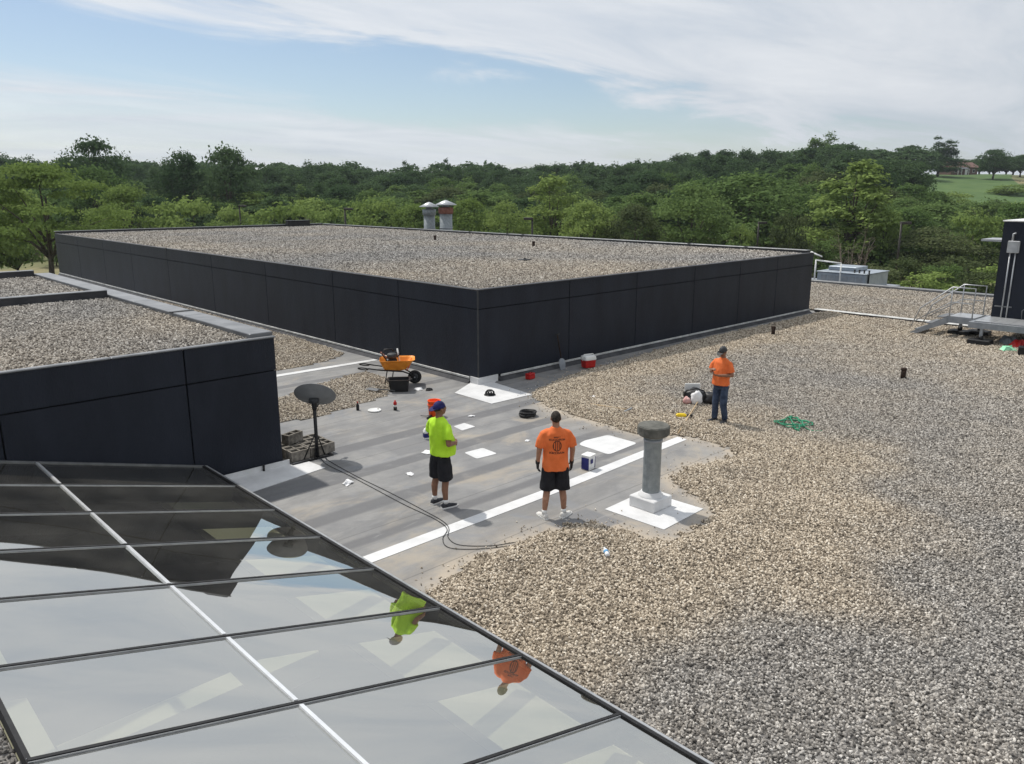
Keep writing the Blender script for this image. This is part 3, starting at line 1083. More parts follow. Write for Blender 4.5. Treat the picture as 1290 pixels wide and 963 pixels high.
S_MID = (SX1 - 2.58) / math.cos(ang)
S_TOP = (SX1 - SX0) / math.cos(ang)


def slope_bar(mm, s0, s1, y0, y1, h0, h1):
    c = [on_slope(s, y, h) for h in (h0, h1) for s, y in ((s0, y0), (s0, y1), (s1, y1), (s1, y0))]
    return mm.add(c, [(0, 3, 2, 1), (4, 5, 6, 7), (0, 1, 5, 4), (1, 2, 6, 5), (2, 3, 7, 6), (3, 0, 4, 7)])


for (sa, sb) in ((.05, S_MID - .02), (S_MID + .02, S_TOP - .03)):
    for ya, yb in zip(YB[:-1], YB[1:]):
        bow = rng.uniform(.005, .011)
        tx, ty = rng.uniform(-.001, .001), rng.uniform(-.001, .001)
        nu, nv = 12, 8
        vv, ff = [], []
        y1, y0 = ya - .03, yb + .03
        for j in range(nv + 1):
            for i in range(nu + 1):
                a, b = i / nu, j / nv
                h = bow * (1 - (2 * a - 1) ** 2) * (1 - (2 * b - 1) ** 2) + tx * (a - .5) + ty * (b - .5)
                vv.append(on_slope(sa + (sb - sa) * a, y0 + (y1 - y0) * b, h))
        for j in range(nv):
            for i in range(nu):
                q = j * (nu + 1) + i
                ff.append((q, q + nu + 1, q + nu + 2, q + 1))
        MB().add(vv, ff, True).build('glass_pane', M_glass, sl)
for y in YB[1:-1]:
    gb_ = slope_bar(MB(), 0, S_TOP, y - .016, y + .016, -.03, .020).build('glazing_bar', M_rubber, sl)
    for sgn in (-1, 1):
        y0, y1 = sorted((y + sgn * .018, y + sgn * .026))
        slope_bar(MB(), 0, S_TOP, y0, y1, -.01, .012).build('trim', M_trim, gb_)
for ya, yb in zip(YB[:-1], YB[1:]):
    slope_bar(MB(), S_MID - .019, S_MID + .019, yb + .04, ya - .04, -.02, .018).build('ridge_bar', M_silver, sl)
slope_bar(MB(), -.02, .028, YB[-1], YB[0], -.05, .016).build('eave_bar', M_rubber, sl)
slope_bar(MB(), -.062, -.022, YB[-1], YB[0], -.12, .020).build('eave_trim', M_trim, sl)
slope_bar(MB(), S_TOP - .03, S_TOP + .005, YB[-1], YB[0], -.05, .006).build('head_bar', M_rubber, sl)
slope_bar(MB(), 0, S_TOP, YB[0] - .028, YB[0] + .012, -.05, .02).build('end_bar', M_dullalu, sl)
MB().box(SX1 + .02, SX1 + .085, SY0, NY0 - .01, -.6, SZ_E - .06).build('curb', M_cant, sl)
for y in YB[1:-1]:
    slope_bar(MB(), .04, S_TOP, y - .03, y + .03, -.26, -.035).build('rafter', M_beam, sl)
slope_bar(MB(), S_MID - .03, S_MID + .03, YB[-1], YB[0], -.22, -.036).build('purlin', M_beam, sl)

room = MB()
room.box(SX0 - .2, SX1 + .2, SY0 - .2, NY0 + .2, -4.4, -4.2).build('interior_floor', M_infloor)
tag(bpy.data.objects['interior_floor'], 'floor of the room below the skylight, darkened to look dim', None, None, 'structure')
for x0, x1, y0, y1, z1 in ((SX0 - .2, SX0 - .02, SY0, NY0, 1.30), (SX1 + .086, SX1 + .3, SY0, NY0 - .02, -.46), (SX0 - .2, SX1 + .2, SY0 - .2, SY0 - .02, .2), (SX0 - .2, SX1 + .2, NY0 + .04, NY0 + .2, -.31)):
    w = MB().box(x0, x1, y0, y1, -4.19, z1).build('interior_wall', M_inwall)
    tag(w, 'wall of the room below the skylight, darkened to look dim', None, None, 'structure')

for x0, x1, y0, y1, z0, z1, lb in ((4.28, SX1 + .018, SY0, NY0 - .02, -.12, .02, 'pale plaster ledge inside the skylight eave'), (1.42, 4.27, 7.96, 8.30, -.85, -.50, 'added pale beam crossing under the skylight, set to catch the sun'), (1.02, 1.40, 7.96, 12.2, -.85, -.50, 'added pale beam running along under the skylight, set to catch the sun')):  # both beams are added at a height where sunlight brightens them
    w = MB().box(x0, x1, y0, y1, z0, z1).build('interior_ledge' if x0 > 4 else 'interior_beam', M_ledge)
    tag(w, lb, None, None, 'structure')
up = MB().box(NX0, SX0 - .012, RY0, NY0 - .02, 1.0, 1.42).build('upper_roof', M_cant)
tag(up, 'raised roof above the head of the skylight', None, None, 'structure')
gu = gravel_sheet('gravel_ballast', (-3.0, SX0 - .02, .5, 10.5), .15, lambda x, y: True, lambda x, y: 1.44 + .02 * fbm(x, y, .8, 2), lambda x, y: .04, 1100, 61)
tag(gu, 'dark grey gravel on the raised roof at the head of the skylight', 'gravel', None, 'stuff')

# ------------------------------------------------------------------ white membrane pieces on the deck
def sheet(name, label, cat, poly, z=.004, mat=None, th=.006, group=None, rnd=0.0):
    if rnd:
        out = []
        n = len(poly)
        for i in range(n):
            p, a, b = Vector((*poly[i], 0)), Vector((*poly[i - 1], 0)), Vector((*poly[(i + 1) % n], 0))
            p0, p1 = p + (a - p).normalized() * rnd, p + (b - p).normalized() * rnd
            for t in (0, .33, .67, 1):
                q = p0 * (1 - t) ** 2 + p * 2 * t * (1 - t) + p1 * t * t
                out.append((q.x, q.y))
        poly = out
    o = MB().prism(poly, z, z + th).build(name, mat or M_white)
    return tag(o, label, cat, group)


sheet('seam_strip', 'long white sealing strip running from the skylight past the vent pipe', 'seam strip', [(5.20, 8.66), (9.2, 8.68), (13.5, 8.86), (13.52, 9.10), (9.2, 8.93), (5.20, 8.90)])
sheet('seam_strip', 'white sealing strip in the alley ending behind the wheelbarrow', 'seam strip', [(6.7, 20.16), (13.36, 20.02), (13.36, 20.24), (6.7, 20.44)])
sheet('membrane_patch', 'large white square patch behind the orange shirted man', 'roof patch', [(11.55, 9.36), (12.55, 9.42), (12.54, 10.2), (11.86, 10.29), (11.60, 10.2)], rnd=.10)
sheet('membrane_patch', 'small white square patch on bare grey roof between the two nearer men', 'roof patch', [(9.50, 10.97), (10.0, 10.93), (10.03, 11.39), (9.56, 11.42)], rnd=.05)
sheet('membrane_patch', 'small white square patch just beyond the yellow shirted man', 'roof patch', [(10.50, 12.60), (10.90, 12.62), (10.90, 13.0), (10.56, 12.96)], rnd=.03)
cp_ = thing('corner_patch', 'white membrane patch wrapped round the foot of the large block corner', 'roof patch')
MB().prism([(12.45, 13.80), (13.80, 13.76), (13.98, 15.38), (13.39, 15.38), (13.39, 15.9), (12.50, 15.35)][:3] + [(14.15, 15.48), (13.49, 15.48), (13.49, 15.80), (12.48, 15.25)], .004, .012).build('sheet', M_white, cp_)
MB().box(BX0 - .045, BX0 - .012, BY0 - .012, BY0 + .29, .002, .185).box(BX0 - .045, BX0 + .68, BY0 - .045, BY0 - .012, .002, .185).build('upstand', M_white, cp_)
np_ = thing('corner_patch', 'white membrane patch at the foot of the block beside the skylight', 'roof patch')
MB().prism([(5.23, 12.30), (5.48, 12.32), (7.10, 12.55), (7.05, 13.16), (6.70, 13.20), (5.23, 13.20)], .004, .012).build('sheet', M_white, np_)
MB().box(5.23, 6.72, 13.20, 13.224, .004, .10).build('upstand', M_white, np_)
MB().cyl((6.18, 13.17, .01), (6.18, 13.17, .13), .022, n=8).build('drain_stub', M_rubber, np_)

# drain strainer on the corner patch
ds = thing('roof_drain', 'black domed drain strainer on the white corner patch', 'drain', (12.98, 14.45, .012))
MB().lathe([(.15, 0), (.15, .015), (.12, .025)], n=18).build('flange', M_black, ds)
for k in range(10):
    a = 2 * math.pi * k / 10
    MB().tube([(.12 * math.cos(a), .12 * math.sin(a), .02), (.105 * math.cos(a), .105 * math.sin(a), .09), (.06 * math.cos(a), .06 * math.sin(a), .125)], .013, 5).build('rib', M_black, ds)
MB().lathe([(.07, .115), (.07, .135), (.03, .142)], n=14).build('cap', M_black, ds)

# ------------------------------------------------------------------ vent pipe
vp = thing('vent_pipe', 'thick grey metal vent pipe with a flat cap on a white curb', 'vent pipe', (10.03, 7.22, 0))
MB().prism([(-.62, -.72), (.52, -.68), (.46, .46), (-.66, .42)], .004, .012).build('membrane_sheet', M_white, vp)
MB().box(-.25, .25, -.25, .25, .012, .20, .012).build('curb', M_white, vp)
MB().lathe([(.21, .19), (.205, .215), (.18, .23), (.165, .27), (.15, .275)], n=26).build('collar', M_white, vp)
MB().lathe([(.145, .2), (.145, 1.24)], n=16, smooth=False).build('pipe', M_galv, vp)
MB().lathe([(.146, 1.13), (.154, 1.13), (.154, 1.18), (.146, 1.18)], n=26).build('band', M_steel, vp)
cap = MB().lathe([(.17, 1.225), (.225, 1.23), (.262, 1.265), (.262, 1.385), (.245, 1.405), (.05, 1.412)], n=14, smooth=False).build('cap', M_capstone, vp)

# ------------------------------------------------------------------ short posts on the roofs
for (x, y, z, h), lb in zip(((26.0, 13.7, .05, .30), (22.27, 7.81, .05, .30), (26.41, 33.7, BH - .06, .28), (26.77, 26.63, BH - .06, .26)),
                            ('short rusty pipe stub in gravel near the large block wall', 'short rusty pipe stub in open gravel beyond the coiled green hose', 'small dark vent stub on the large block roof in line with the stacks', 'small dark vent stub on the large block roof below the lamp pole')):
    p = thing('pipe_stub', lb, 'pipe', (x, y, z), group='pipe stubs in the gravel')
    MB().cyl((0, 0, -.05), (0, 0, h), .068, n=12).build('pipe', M_rust, p)
    MB().lathe([(.075, h - .05), (.078, h - .045), (.078, h + .01), (.03, h + .02)], n=12).build('cap', M_rust, p)
p = thing('roof_pad', 'flat dark pad lying on the large block gravel roof', 'pad', (21.0, 21.4, BH - .03))
MB().box(-.22, .22, -.15, .15, 0, .05, .01).build('pad', M_dkgrey, p)
MB().cyl((.05, 0, .05), (.05, 0, .085), .05, n=10).build('cap', M_black, p)
p = thing('roof_hatch', 'low black equipment box on the back parapet of the large block', 'box', (29.8, BY1 - .6, BH - .05))
MB().box(-.9, .9, -.25, .25, 0, .42, .03).build('body', M_black, p)
MB().box(-.95, .95, -.3, .3, .42, .47, .01).build('lid', M_black, p)

# ------------------------------------------------------------------ satellite dish with ballast blocks
sd = thing('satellite_dish', 'dark grey satellite dish on a black mast by the block corner', 'satellite dish', (7.28, 13.14, 0))
MB().tube([(0, 0, .03), (0, 0, 1.05)], .034, 10).build('mast', M_black, sd)
aim = Vector((FV.x * .74, FV.y * .74, .67)).normalized()
sx = aim.cross(Vector((0, 0, 1))).normalized()
sy = sx.cross(aim)
cd = Vector((0, 0, 1.17)) + aim * .08
rings = []
prof = [(.03, 0), (.13, .012), (.24, .04), (.33, .075), (.385, .105), (.40, .108), (.392, .118), (.33, .088), (.24, .053), (.13, .025), (.03, .013)]
for r, h in prof:
    rings.append([cd + aim * (h - .05) + sx * (r * math.cos(2 * math.pi * k / 32)) + sy * (r * .93 * math.sin(2 * math.pi * k / 32)) for k in range(32)])
MB().loft(rings, smooth=True).build('reflector', M_dish, sd)
b = MB()
bc = cd - aim * .09
b.tube([Vector((0, 0, 1.0)), Vector((0, 0, 1.09)), bc], [.05, .055, .05], 8)
b.build('bracket', M_black, sd)
MB().tube([bc - sx * .09, bc + sx * .09], .05, 8).build('mount_plate', M_dkgrey, sd)
ap = cd - sy * .30 - aim * .03
ae = cd + aim * .42 - sy * .36
MB().tube([ap, (ap + ae) / 2 - sy * .03, ae], .014, 6).build('feed_arm', M_black, sd)
MB().tube([ae - aim * .02, ae + (cd - ae).normalized() * .12], [.04, .03], 8).build('feed_horn', M_dkgrey, sd)
fr = MB()
fr.box(-.56, .32, -.06, -.02, .004, .028).box(-.56, .32, .90, .94, .004, .028).box(-.56, -.52, -.02, .90, .004, .028).box(.28, .32, -.02, .90, .004, .028)
fr.build('base_frame', M_black, sd)
for a in (0, 2.1, 4.2):
    MB().tube([(0, 0, .55), (.26 * math.cos(a + .4) - .05, .06 * math.sin(a + .4) + .02, .03)], .012, 6).build('strut', M_black, sd)


def cinder_mesh():
    L, W, Hh, t = .195, .095, .19, .032
    mm = MB()
    xs = [-L, -L + t, -t / 2, t / 2, L - t, L]
    ys = [-W, -W + t, W - t, W]
    for i in range(5):
        for j in range(3):
            if j == 1 and i in (1, 3):
                continue
            mm.box(xs[i], xs[i + 1], ys[j], ys[j + 1], 0, Hh)
    me = mm.mesh('concrete_block', M_conc)
    bm = bmesh.new()
    bm.from_mesh(me)
    bmesh.ops.remove_doubles(bm, verts=bm.verts, dist=1e-5)
    seen = {}
    for f in list(bm.faces):
        key = tuple(sorted(v.index for v in f.verts))
        seen.setdefault(key, []).append(f)
    for fs in seen.values():
        if len(fs) > 1:
            for f in fs:
                bm.faces.remove(f)
    bm.to_mesh(me)
    bm.free()
    return me


cme = cinder_mesh()
rng = random.Random(3)
spots = [(x, y, 0, .03) for y in (13.29, 13.495, 13.70, 13.905) for x in (6.96, 7.37)] + [(7.62, 13.42, 1.57, .03), (7.63, 13.82, 1.57, .03), (7.12, 13.80, .35, .222)]
for x, y, a, z in spots:
    o = bpy.data.objects.new('concrete_block', cme)
    COL.objects.link(o)
    o.location = (x, y, z + (.001 * rng.random()))
    o.rotation_euler = (0, 0, a + rng.uniform(-.07, .07))
    tag(o, 'grey two-hole concrete block weighing down the satellite dish base' if z < .1 else 'grey concrete block lying on top of the dish ballast blocks', 'concrete block', 'ballast blocks round the satellite dish')

# cables from the dish
for pts, lb in (([(7.36, 13.2), (7.22, 12.7), (7.2, 11.87), (7.16, 11.04), (7.11, 10.04), (7.11, 9.24), (7.0, 8.8), (6.76, 8.6), (6.62, 8.35), (6.71, 8.13), (7.02, 7.87), (7.34, 7.71), (7.7, 7.5)], 'thin black cable from the satellite dish, running outside the other'),
                ([(7.42, 13.2), (7.34, 12.7), (7.27, 11.67), (7.25, 10.66), (7.2, 9.7), (7.15, 9.09), (7.03, 8.79), (6.83, 8.56), (6.79, 8.25), (7.09, 7.92), (7.42, 7.76), (7.75, 7.6)], 'thin black cable from the satellite dish, running inside the other')):
    c = catmull([(x, y, .022 if 8.6 < y < 8.98 else .012) for x, y in pts], 6)
    tag(MB().tube(c, .0055, 5).build('cable', M_black), lb, 'cable', 'cables across the bare roof')

# ------------------------------------------------------------------ wheelbarrow with a machine in its tray
wb = thing('wheelbarrow', 'orange wheelbarrow with looped handles parked at the wall of the large block', 'wheelbarrow', (11.98, 17.12, 0), -AZ + .12)


def rr_ring(hx, hy, z, r, cx=0.0, n=5):
    out = []
    for qx, qy, a0 in ((1, 1, 0), (-1, 1, 90), (-1, -1, 180), (1, -1, 270)):
        for k in range(n):
            a = rad(a0 + 90 * k / (n - 1))
            out.append((cx + qx * (hx - r) + r * math.cos(a), qy * (hy - r) + r * math.sin(a), z))
    return out


rings = [rr_ring(.22, .17, .40, .08, -.02), rr_ring(.30, .22, .44, .1, -.01), rr_ring(.44, .33, .66, .14, .03), rr_ring(.47, .36, .70, .15, .05), rr_ring(.465, .355, .705, .145, .05), rr_ring(.43, .32, .67, .13, .03), rr_ring(.28, .20, .455, .09, -.01), rr_ring(.20, .15, .42, .07, -.02)]
MB().loft(rings, smooth=False).build('tray', M_orange, wb)
for s in (-1, 1):
    MB().tube([(.52, s * .06, .22), (.2, s * .20, .38), (-.35, s * .25, .44), (-.72, s * .27, .50)], .020, 8).build('handle_rail', M_black, wb)
    loop = [(-.74 - .11 + .13 * math.cos(t), s * .27 + .055 * math.sin(t), .50 + .04 * math.cos(t + 2)) for t in np.linspace(0, 2 * math.pi, 14)[:-1]]
    MB().tube(loop, .017, 7, close=True).build('grip_loop', M_black, wb)
    MB().tube([(-.22, s * .23, .43), (-.30, s * .22, .012), (-.12, s * .22, .012), (-.06, s * .23, .41)], .015, 7).build('leg', M_black, wb)
    MB().tube([(.30, s * .17, .40), (.43, s * .2, .66)], .014, 6).build('tray_brace', M_bucket, wb)
wh = MB().tube([(.50 + .14 * math.cos(t), 0, .185 + .14 * math.sin(t)) for t in np.linspace(0, 2 * math.pi, 22)[:-1]], .045, 8, close=True).build('wheel', M_rubber, wb)
MB().cyl((.50, -.03, .185), (.50, .03, .185), .10, n=16).build('rim', M_dkgrey, wh)
MB().cyl((.50, -.09, .185), (.50, .09, .185), .016, n=8).build('axle', M_steel, wh)
mc = thing('blower', 'black engine blower with bent tubes lying in the orange wheelbarrow tray', 'blower', (11.90, 17.16, .46), -AZ + .2)
MB().box(-.17, .13, -.13, .13, .02, .26, .04).build('engine', M_black, mc)
MB().lathe([(.12, 0), (.14, .03), (.14, .10), (.10, .13)], (.0, .0, .26), 14).build('fan_housing', M_dkgrey, mc)
MB().tube([(-.15, -.1, .22), (-.27, -.12, .40), (-.20, -.1, .52), (.0, -.08, .53), (.05, -.06, .45)], .016, 7).build('handle', M_black, mc)
MB().tube([(-.30, .08, .42), (-.08, .0, .2), (.02, -.1, .04)], .022, 7).build('tube', M_redrust, mc)
MB().tube([(.21, .05, .06), (.15, .08, .50)], .022, 7).build('stick', M_whitep, mc)
MB().tube([(.06, .1, .36), (.15, .12, .42), (.20, .05, .34), (.14, 0, .28)], .02, 7).build('hose', M_black, mc)

tb = thing('mixing_tub', 'black plastic tub in front of the orange wheelbarrow', 'tub', (11.60, 16.45, 0), -AZ + .1)
MB().loft([rr_ring(.23, .15, .006, .04), rr_ring(.27, .19, .30, .05), rr_ring(.30, .22, .305, .06), rr_ring(.30, .22, .325, .06), rr_ring(.255, .175, .325, .05), rr_ring(.22, .14, .03, .04)]).build('shell', M_black, tb)
for s in (-1, 1):
    MB().tube([(s * .29, -.06, .31), (s * .33, -.05, .30), (s * .33, .05, .30), (s * .29, .06, .31)], .012, 6).build('handle', M_black, tb)
sh = thing('flat_shovel', 'grey metal shovel lying flat on gravel by the wheelbarrow', 'shovel', (11.0, 16.72, .085), -AZ - .45)
MB().box(-.22, .16, -.11, .11, 0, .012, .004).build('blade', M_dullalu, sh)
MB().tube([(.14, 0, .015), (.34, .02, .03), (.62, .03, .02)], .016, 7).build('shaft', M_dkgrey, sh)


def crumple(name, label, cat, x, y, r, mat, seed, flat=.35, z=.0, group=None):
    rg = random.Random(seed)
    mm = MB()
    n = 13
    v = [(0, 0, flat * r * 1.1)]
    for k in range(n):
        a = 2 * math.pi * k / n
        v.append((r * .55 * math.cos(a) * rg.uniform(.6, 1.3), r * .5 * math.sin(a) * rg.uniform(.6, 1.3), flat * r * rg.uniform(.3, 1.3)))
    for k in range(n):
        a = 2 * math.pi * k / n
        v.append((r * math.cos(a) * rg.uniform(.55, 1.25), r * .75 * math.sin(a) * rg.uniform(.55, 1.25), rg.uniform(.002, .02)))
    f = [(0, 1 + k, 1 + (k + 1) % n) for k in range(n)]
    f += [(1 + k, 1 + n + k, 1 + n + (k + 1) % n, 1 + (k + 1) % n) for k in range(n)]
    f.append(tuple(range(2 * n, n, -1)))
    o = mm.add(v, f).build(name, mat, None, (x, y, z))
    o.rotation_euler = (0, 0, rg.uniform(0, 6))
    return tag(o, label, cat, group)


crumple('rag', 'crumpled white rag beside the black tub', 'rag', 12.03, 16.2, .15, M_paper, 1)
crumple('work_glove', 'dark crumpled glove near the large block wall', 'glove', 12.19, 15.94, .11, M_black, 2, .6)
g = 'white scraps on the bare roof'
crumple('paper_scrap', 'flat white scrap at the yellow shirted man\'s side', 'scrap', 9.03, 11.93, .13, M_paper, 3, .12, .004, g)
crumple('paper_scrap', 'torn white scrap between the cable and the yellow shirted man', 'scrap', 8.05, 11.18, .10, M_paper, 4, .2, .004, g)
crumple('paper_scrap', 'crumpled grey and white scrap close beside the black cables', 'scrap', 6.96, 11.54, .12, M_paper, 5, .45, .004, g)
crumple('paper_scrap', 'small white scrap beyond the orange bucket', 'scrap', 10.87 + .5, 13.3, .10, M_paper, 6, .25, .004, g)
crumple('paper_scrap', 'small white scrap near the coiled black hose', 'scrap', 11.01, 11.1, .07, M_paper, 7, .3, .004, g)
crumple('paper_scrap', 'pale scrap lying on gravel near the cooler', 'scrap', 14.6, 12.4, .12, M_paper, 8, .25, .05, g)
ld = thing('plastic_disc', 'round white bucket lid lying beside two bottles', 'disc', (10.02, 15.25, .004))
MB().lathe([(.15, 0), (.16, .012), (.155, .03), (.145, .03), (.14, .022), (.02, .022)], n=24).build('disc', M_whitep, ld)
MB().cyl((.1, 0, .022), (.1, 0, .034), .02, n=8).build('spout_plug', M_dkgrey, ld)
bt = thing('drink_bottle', 'dark bottle standing on bare roof left of the bucket lid', 'bottle', (9.77, 15.58, 0))
MB().lathe([(.035, 0), (.037, .01), (.037, .12), (.016, .16), (.014, .18)], n=14).build('bottle', M_black, bt)
MB().lathe([(.016, .18), (.016, .205), (.01, .207)], n=12).build('cap', M_red, bt)
bt = thing('spray_can', 'banded red white and black can on the bare roof', 'can', (10.42, 14.97, 0))
MB().lathe([(.042, 0), (.042, .08), (.04, .081)], n=14).build('can', M_black, bt)
MB().lathe([(.0425, .083), (.0425, .13), (.041, .131)], n=14).build('label_band', M_whitep, bt)
MB().lathe([(.042, .133), (.042, .19), (.02, .21), (.018, .24)], n=14).build('top', M_red, bt)

bk = thing('bucket', 'tall bright orange bucket behind the yellow shirted man', 'bucket', (10.80, 13.95, 0))
MB().lathe([(.125, 0), (.13, .01), (.148, .35), (.155, .352), (.155, .375), (.145, .376), (.138, .36), (.118, .02), (.02, .02)], n=26).build('shell', M_bucket, bk)
MB().lathe([(.150, .26), (.157, .262), (.157, .285), (.150, .287)], n=26).build('rib', M_bucket, bk)
MB().tube([(.15 * math.cos(t), .15 * math.sin(t) , .33 - .16 * math.sin(t)) for t in np.linspace(0, math.pi, 14)], .004, 5).build('bail_handle', M_steel, bk)
to = thing('hand_roller', 'black roller tool lying at the foot of the orange bucket', 'roller', (10.58, 13.86, .03), .5)
MB().cyl((-.10, 0, 0), (.10, 0, 0), .028, n=10).build('roller', M_black, to)
MB().tube([(.10, 0, 0), (.13, .03, 0), (.05, .10, 0), (.05, .24, 0)], .008, 6).build('handle', M_dkgrey, to)

jg = thing('solvent_jug', 'white jug with a dark label beside the yellow shirted man', 'jug', (9.62, 12.68, 0), -.4)
MB().loft([rr_ring(.085, .065, .002, .03), rr_ring(.09, .07, .16, .03), rr_ring(.07, .055, .21, .03), rr_ring(.03, .03, .245, .02), rr_ring(.028, .028, .262, .02)]).build('body', M_whitep, jg)
MB().loft([rr_ring(.0905, .0705, .04, .03), rr_ring(.0925, .0725, .13, .03)], cap=False).build('label_band', M_navy, jg)
MB().tube([(.06, 0, .20), (.10, 0, .19), (.105, 0, .13), (.085, 0, .1)], .012, 6).build('handle', M_whitep, jg)
MB().lathe([(.03, .262), (.03, .285), (.02, .287)], n=12).build('cap', M_dkgrey, jg)

pb = thing('primer_pail', 'white square pail with navy label behind the orange shirted man', 'pail', (10.66, 9.12, 0), .15)
pb.scale = (.78, .78, .82)
MB().loft([rr_ring(.125, .105, .002, .03), rr_ring(.135, .115, .30, .03), rr_ring(.14, .12, .31, .03), rr_ring(.14, .12, .33, .03)]).build('body', M_whitep, pb)
for s in (-1, 1):
    MB().box(s * .146 - .008, s * .146 + .008, -.10, .10, .02, .29).build('side_label', M_navy, pb)
MB().box(-.09, .01, -.128, -.120, .16, .26).build('front_label', M_navy, pb)
MB().loft([rr_ring(.145, .125, .332, .03), rr_ring(.145, .125, .352, .03)]).build('lid', M_whitep, pb)

# coil of black hose
cl = MB()
for k in range(4):
    r = .17 + .018 * (k % 2)
    cl.tube([(r * math.cos(t) + .01 * k, r * .95 * math.sin(t), .025 + .026 * k + .006 * math.sin(3 * t + k)) for t in np.linspace(0, 2 * math.pi, 26)[:-1]], .022, 6, close=True)
tag(cl.build('hose_coil', M_rubber, None, (12.31, 12.42, .004)), 'coiled black hose lying near the edge of the gravel', 'hose')

# things along the right-hand wall
rb = thing('tool_box', 'small red tool box against the black wall by the white corner patch', 'tool box', (15.0, 15.02, .01), .1)
MB().box(-.13, .13, -.08, .08, 0, .12, .015).build('body', M_red, rb)
MB().box(-.132, .132, -.082, .082, .123, .16, .012).build('lid', M_red, rb)
MB().tube([(-.06, 0, .16), (-.06, 0, .20), (.06, 0, .20), (.06, 0, .16)], .01, 6).build('handle', M_black, rb)
sv = thing('spade', 'long-handled spade leaning upright on the black wall', 'spade', (16.50, 15.22, .0))
MB().tube([(0, .02, .30), (.02, .16, .78), (.03, .225, 1.0)], .018, 8).build('shaft', M_rust, sv)
MB().tube([(-.05, .228, 1.02), (.03, .226, 1.0), (.11, .228, 1.02)], .016, 6).build('grip', M_black, sv)
MB().loft([[(-.10, -.05, .01), (.10, -.05, .01), (.10, -.035, .01), (-.10, -.035, .01)], [(-.13, -.03, .18), (.13, -.03, .18), (.13, -.016, .18), (-.13, -.016, .18)], [(-.10, .0, .30), (.10, .0, .30), (.10, .015, .30), (-.10, .015, .30)], [(-.025, .01, .34), (.025, .01, .34), (.025, .03, .34), (-.025, .03, .34)]]).build('blade', M_steel, sv)
ck = thing('cooler', 'red drinks cooler with a white lid by the black wall', 'cooler', (17.25, 14.85, .03), -.25)
MB().loft([rr_ring(.17, .125, .002, .03), rr_ring(.19, .14, .22, .04)]).build('body', M_red, ck)
MB().loft([rr_ring(.195, .145, .222, .04), rr_ring(.20, .15, .25, .04), rr_ring(.19, .14, .33, .05), rr_ring(.15, .10, .35, .05)]).build('lid', M_whitep, ck)
MB().tube([(-.205, 0, .2), (-.21, 0, .3), (-.16, 0, .385), (.16, 0, .385), (.21, 0, .3), (.205, 0, .2)], .012, 6).build('handle', M_whitep, ck)

# rake on the gravel
rk = thing('garden_rake', 'wooden-handled rake lying on the gravel edge', 'rake', (14.02, 11.55, .085), math.atan2(-1.31, .26))
MB().tube([(-.68, 0, .0), (.0, .01, .012), (.62, 0, .03)], .014, 7).build('shaft', M_wood, rk)
MB().box(.62, .65, -.19, .19, .01, .035).build('head', M_steel, rk)
for k in range(10):
    MB().cyl((.635, -.18 + .04 * k, .02), (.66, -.18 + .04 * k, -.04), .006, .004, 5).build('tine', M_steel, rk)
po = MB().tube([(13.60, 9.15, .06), (14.4, 9.5, .10), (15.80, 10.12, .16)], .014, 7).build('wooden_pole', M_wood)
tag(po, 'thin pale pole lying from the strip end to the bag', 'pole')
yl = thing('utility_case', 'small yellow tool on the gravel near the vent pipe cap', 'tool', (14.72, 9.85, .06), -.9)
MB().loft([rr_ring(.11, .045, 0, .02), rr_ring(.12, .05, .04, .02), rr_ring(.08, .03, .07, .02)]).build('body', M_yellow, yl)
MB().tube([(.14, 0, .04), (.20, .0, .03), (.24, .02, .02)], .03, 7).build('handle', M_black, yl)


# open bag of gear beside the man in jeans
def blob(name, mat, parent, c, r, seed, amp=.25, n=18, m_=11):
    mm = MB()
    mm.ball((0, 0, 0), 1.0, n, m_)
    out = []
    for v in mm.v:
        p = Vector(v)
        k = 1 + amp * mnoise.noise(p * 1.7 + Vector((seed, 0, 0))) + amp * .6 * mnoise.noise(p * 4 + Vector((seed, 3, 0)))
        out.append((c[0] + p.x * r[0] * k, c[1] + p.y * r[1] * k, max(c[2] + p.z * r[2] * k, .004)))
    mm.v = out
    return mm.build(name, mat, parent)


bg_ = thing('gear_bag', 'open black bag stuffed with white cloth beside the man in jeans', 'bag', (15.98, 10.32, .05), -AZ)
blob('body', M_black, bg_, (.0, .0, .16), (.30, .26, .20), 1)
blob('side_pocket', M_black, bg_, (.36, -.06, .13), (.22, .22, .17), 2)
blob('white_cloth', M_paper, bg_, (-.02, -.20, .18), (.15, .10, .17), 3)
blob('pink_cloth', pm('pink_cloth', (.55, .30, .28), .9, (.68, .44, .42), scale=9), bg_, (-.22, -.14, .10), (.10, .10, .10), 4)
MB().box(-.22, .16, .20, .235, .05, .44, .01).build('board', M_whitep, bg_)
MB().tube([(-.28, -.05, .2), (-.24, -.1, .34), (0, -.12, .40), (.18, -.1, .33), (.24, -.06, .2)], .016, 6).build('strap', M_black, bg_)

# green hose tangle
rg = random.Random(8)
pts = []
for k in range(64):
    t = k / 63
    pts.append((15.95 + .42 * math.sin(t * 31 + .6) * (1 - .3 * t) + rg.uniform(-.05, .05), 7.95 - .2 + .30 * math.cos(t * 27) + rg.uniform(-.05, .05), .075 + .05 * abs(math.sin(t * 19)) + .01 * rg.random()))
pts += [(15.9, 7.45, .07), (15.8, 7.25, .07), (15.95, 7.1, .07)]
tag(MB().tube(catmull(pts, 3), .013, 5).build('garden_hose', M_green), 'tangled green hose lying on the gravel behind the vent pipe', 'hose')

